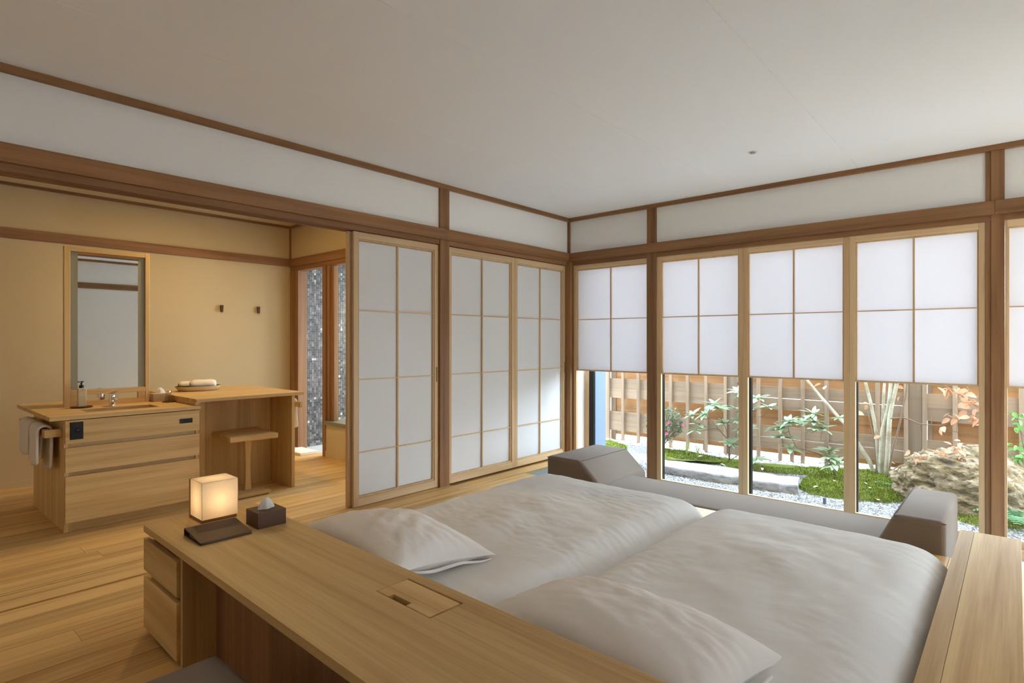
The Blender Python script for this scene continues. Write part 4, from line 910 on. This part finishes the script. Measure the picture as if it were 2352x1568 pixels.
# multi-stem tree
te = thing('garden_tree', 'pale multi-stemmed tree with spotted bark and few orange leaves', 'tree', (2.48, 2.1, ZG))
def trunk(pts, r0, r1, y=2.1, m=BIRCH, n=10, name='trunk'):
    pp = [P(q[0], q[1], y+(q[2] if len(q) > 2 else 0)) for q in pts]
    fine = []
    for i in range(len(pp)-1):
        for k_ in range(4): fine.append(pp[i].lerp(pp[i+1], k_/4))
    fine.append(pp[-1]); fine = [fine[0]]+[(fine[i-1]+fine[i]*2+fine[i+1])/4 for i in range(1, len(fine)-1)]+[fine[-1]]
    return obj(name, MB().tube(fine, list(np.linspace(r0, r1, len(fine))), n), m, te, smooth=True, origin=None)
trunk([(2024, 1100), (2024, 1040), (2027, 990), (2035, 960), (2043, 920), (2048, 860), (2052, 760)], .026, .016)
trunk([(2035, 1098, -.03), (2040, 1020, -.03), (2043, 960, -.02), (2050, 920), (2060, 880), (2075, 800)], .024, .018)
trunk([(2026, 985), (2029, 920), (2032, 870), (2034, 780)], .014, .012, 2.14)
trunk([(2020, 1095, .03), (2015, 1010, .03), (2010, 975, .03), (1999, 920, .03), (1986, 870, .03), (1975, 800, .03)], .020, .013)
trunk([(2010, 1098, .02), (1998, 1060, .02), (1975, 1025, .02), (1950, 985, .02), (1915, 945, .02), (1880, 905, .02), (1850, 868, .02), (1810, 800, .02)], .022, .013)
trunk([(2039, 1098, -.06), (2050, 1035, -.06), (2065, 980, -.06), (2080, 910, -.06), (2086, 860, -.06), (2090, 790, -.06)], .010, .007, m=BARK)
trunk([(2014, 1098, -.05), (2010, 1030, -.05), (2000, 975, -.05), (1992, 945, -.05)], .007, .004, m=BARK)
trunk([(2045, 961), (2070, 959), (2090, 963), (2110, 973), (2140, 976), (2170, 976), (2200, 968), (2220, 955), (2240, 945)], .007, .003, 2.05, BARK, 7, 'branch')
trunk([(2139, 975), (2142, 950), (2146, 932)], .004, .0015, 2.05, BARK, 6, 'branch')
trunk([(2165, 977), (2185, 988), (2205, 995), (2230, 993)], .004, .0015, 2.05, BARK, 6, 'branch')
trunk([(2200, 968), (2196, 990), (2212, 1000)], .003, .0015, 2.05, BARK, 6, 'branch')
trunk([(2170, 885), (2195, 900), (2220, 915), (2245, 935), (2262, 950)], .005, .002, 2.0, BARK, 6, 'branch')
trunk([(2220, 888), (2240, 912), (2258, 918)], .004, .002, 2.0, BARK, 6, 'branch')
trunk([(2037, 1095, -.1), (2055, 1075, -.1), (2075, 1066, -.15), (2105, 1064, -.35), (2140, 1050, -.5), (2180, 1035, -.6)], .006, .002, 2.0, BARK, 7, 'branch')
def leaves_at(par, spots, y, spread, n, me, s=1.0, down=True):
    for (px, py) in spots:
        for k_ in range(n):
            d = Vector((random.uniform(-1, 1), random.uniform(-.8, .3), random.uniform(-.9, .35)))
            inst('leaf', me, par, P(px+random.uniform(-spread, spread), py+random.uniform(-spread, spread), y+random.uniform(-.05, .05)), quat=orient(d, random.uniform(-1, 1)), scale=s*random.uniform(.7, 1.15))
leaves_at(te, [(2170, 890), (2180, 905), (2200, 895), (2225, 890), (2215, 905), (2210, 930), (2225, 930), (2235, 920), (2250, 930), (2255, 945), (2225, 950), (2240, 960), (2255, 968)], 2.0, 9, 3, BL, 1.0)
leaves_at(te, [(2185, 955), (2195, 962), (2178, 958), (2165, 980)], 2.05, 6, 2, BL, .9)
leaves_at(te, [(1968, 945), (1990, 935), (1998, 930), (2012, 1005), (2024, 1005), (2060, 890), (2068, 905), (1862, 880), (1895, 895), (1890, 885), (1935, 925), (2055, 1068)], 2.1, 5, 1, BL, .85)
leaves_at(te, [(2095, 1040), (2110, 1050), (2125, 1045), (2140, 1055), (2150, 1045), (2165, 1040), (2175, 1050), (2190, 1030), (2200, 1025), (2205, 1040), (2185, 1058), (2160, 1062), (2150, 1070), (2195, 1060), (2215, 1020)], 1.3, 10, 6, BL, .62)
# camellia with pink flowers
cm = thing('camellia', 'small camellia bush with pink flowers beside the brown post', 'shrub', (*P(1530, 1040, 1.95)[:2], ZG))
for q in ([(1522, 1045), (1528, 1010), (1545, 985), (1560, 960)], [(1524, 1040), (1518, 990), (1522, 960)], [(1526, 1020), (1540, 1000), (1562, 985)], [(1515, 1030), (1495, 1000), (1485, 980)]):
    obj('stem', twig([P(*p_, 1.95) for p_ in q], .006, .003), BARK, cm, smooth=True)
V = []; F = []
for k_ in range(1500):
    a = random.random()*2*PI; r_ = random.random()**.5; c_ = P(1526+r_*44*math.cos(a), 975+r_*44*math.sin(a)*.9, 1.95+random.uniform(-.13, .13)); d = Vector((random.uniform(-1, 1), random.uniform(-1, 1), random.uniform(-.5, 1))).normalized(); s_ = d.cross(Vector((0, 0, 1)) if abs(d.z) < .9 else Vector((1, 0, 0))).normalized(); L_ = random.uniform(.030, .050); n0 = len(V)
    V += [c_, c_+d*L_*.5+s_*L_*.26, c_+d*L_, c_+d*L_*.5-s_*L_*.26]; F.append((n0, n0+1, n0+2, n0+3))
obj('foliage', MB().add(V, F), CAMEL, cm)['kind'] = 'stuff'
for px, py in ((1535, 970), (1531, 995), (1568, 975)):
    c_ = P(px, py, 1.80); mb = MB()
    for k_ in range(7):
        a = 2*PI*k_/7; d = Vector((math.cos(a), -.35, math.sin(a))); s_ = Vector((-math.sin(a), 0, math.cos(a)))
        mb.add([c_, c_+d*.012+s_*.009, c_+d*.022, c_+d*.012-s_*.009], [(0, 1, 2, 3)])
    obj('flower', mb, PINK, cm)
# grass tufts
def tuft(label, px, py, y, n, h):
    b = P(px, py, y); b.z = ZG+.02; t = thing('grass_tuft', label, 'grass', b)
    for k_ in range(n):
        a = random.uniform(0, 2*PI); l_ = random.uniform(.25, .6)*h*.5; hh = h*random.uniform(.6, 1); w_ = .005; V = []; F = []
        for i in range(6):
            u = i/5; V += [(math.cos(a)*l_*u*u-w_*(1-u), math.sin(a)*l_*u*u, hh*u), (math.cos(a)*l_*u*u+w_*(1-u)+.0005, math.sin(a)*l_*u*u, hh*u)]
        F = [(2*i, 2*i+1, 2*i+3, 2*i+2) for i in range(5)]; obj('blade', MB().add(V, F), IRIS, t, local=True)
tuft('tuft of tall grass blades left of the rhododendron', 1578, 1036, 1.75, 13, .27); tuft('second tuft of grass blades nearer the rhododendron', 1602, 1038, 1.72, 11, .26); tuft('grass tuft seen through the first window', 1440, 1022, 1.6, 9, .16)
# ferns
def fern(label, px, py, y, n, L_, z=None):
    b = P(px, py, y); b.z = z if z is not None else ZG+.04; t = thing('fern', label, 'fern', b)
    for k_ in range(n):
        a = 2*PI*k_/n+random.uniform(-.3, .3); mb = MB(); ln = L_*random.uniform(.7, 1.1); side = Vector((-math.sin(a), math.cos(a), 0)); fw_ = Vector((math.cos(a), math.sin(a), 0))
        for i in range(1, 13):
            u = i/13; c_ = fw_*ln*u+Vector((0, 0, ln*(.75*u-.65*u*u))); pl = ln*.32*math.sin(PI*(u*.85+.12))
            for s_ in (-1, 1): mb.add([c_-fw_*ln*.022, c_+side*s_*pl*.6+fw_*ln*.02, c_+side*s_*pl+fw_*ln*.05-Vector((0, 0, pl*.2)), c_+fw_*ln*.03], [(0, 1, 2, 3)])
        obj('frond', mb, FERN, t, local=True)
fern('small fern between the tree and the boulder', 2045, 1105, 1.72, 9, .16); fern('green fern at the boulder foot beyond the thick post', 2338, 1165, .95, 11, .26, -.18); fern('tiny fern sprout on the gravel by the window frame', 1735, 1060, 1.9, 6, .09)
# bright green shrub at the right edge
gs = thing('green_shrub', 'bright green leafy shrub over the boulder at the picture edge', 'shrub', (3.62, 1.75, ZG))
for q in ([(2352, 1095), (2335, 1050), (2322, 1035)], [(2365, 1090), (2350, 1020), (2338, 960), (2325, 952)], [(2370, 1060), (2352, 1000), (2335, 975)]): obj('stem', twig([P(*p_, 1.75) for p_ in q], .006, .003), BARK, gs, smooth=True)
leaves_at(gs, [(2325, 950), (2335, 960), (2348, 955), (2345, 975), (2335, 980), (2330, 1030), (2340, 1040), (2350, 1020), (2328, 1045), (2345, 1055), (2335, 1060), (2350, 1045), (2320, 1025)], 1.75, 7, 4, GLf, .95)
# fallen leaves, garden light
for i, (px, py, z_) in enumerate([(1604, 1051, -.2), (1655, 1068, -.19), (1901, 1088, -.19), (1920, 1108, -.18), (1879, 1120, -.18), (1990, 1114, -.18), (2014, 1110, -.18), (1998, 1124, -.18), (2016, 1152, -.235), (1751, 1077, -.2)]):
    x_, y_ = G(px, py, z_); me = FL if i != 8 else BL
    o = bpy.data.objects.new('fallen_leaf', me); COL.objects.link(o); o.location = (x_, y_, z_+.015); o.rotation_euler = (random.uniform(-.3, .3), random.uniform(-.3, .3), random.uniform(0, 6)); o.scale = (.9,)*3
    tag(o, ['pale fallen leaf below the grass blades on the long moss bank', 'pale fallen leaf on the long moss bank at the rhododendron foot', 'pale fallen leaf high on the wide moss bank left of the rhododendron stem', 'pale fallen leaf on the moss below the wide rhododendron', 'pale fallen leaf at the low front edge of the moss', 'left of the two pale fallen leaves side by side before the tree', 'pale fallen leaf on the moss nearest the tree trunks', 'lower pale fallen leaf on the moss before the tree', 'orange leaf fallen on the gravel edge before the boulder', 'fallen leaf on the gravel behind the edging stone'][i], 'leaf', 'fallen leaves on the moss')
gx, gy = G(1894, 1157)
tag(obj('garden_light', MB().lathe([(.014, 0), (.014, .05), (.012, .055), (0, .056)], (gx, gy, ZG), 18), plain('grey_bollard', lin(70, 82, 104), .5), origin=(gx, gy, ZG)), 'tiny grey bollard light standing in the gravel', 'garden light')
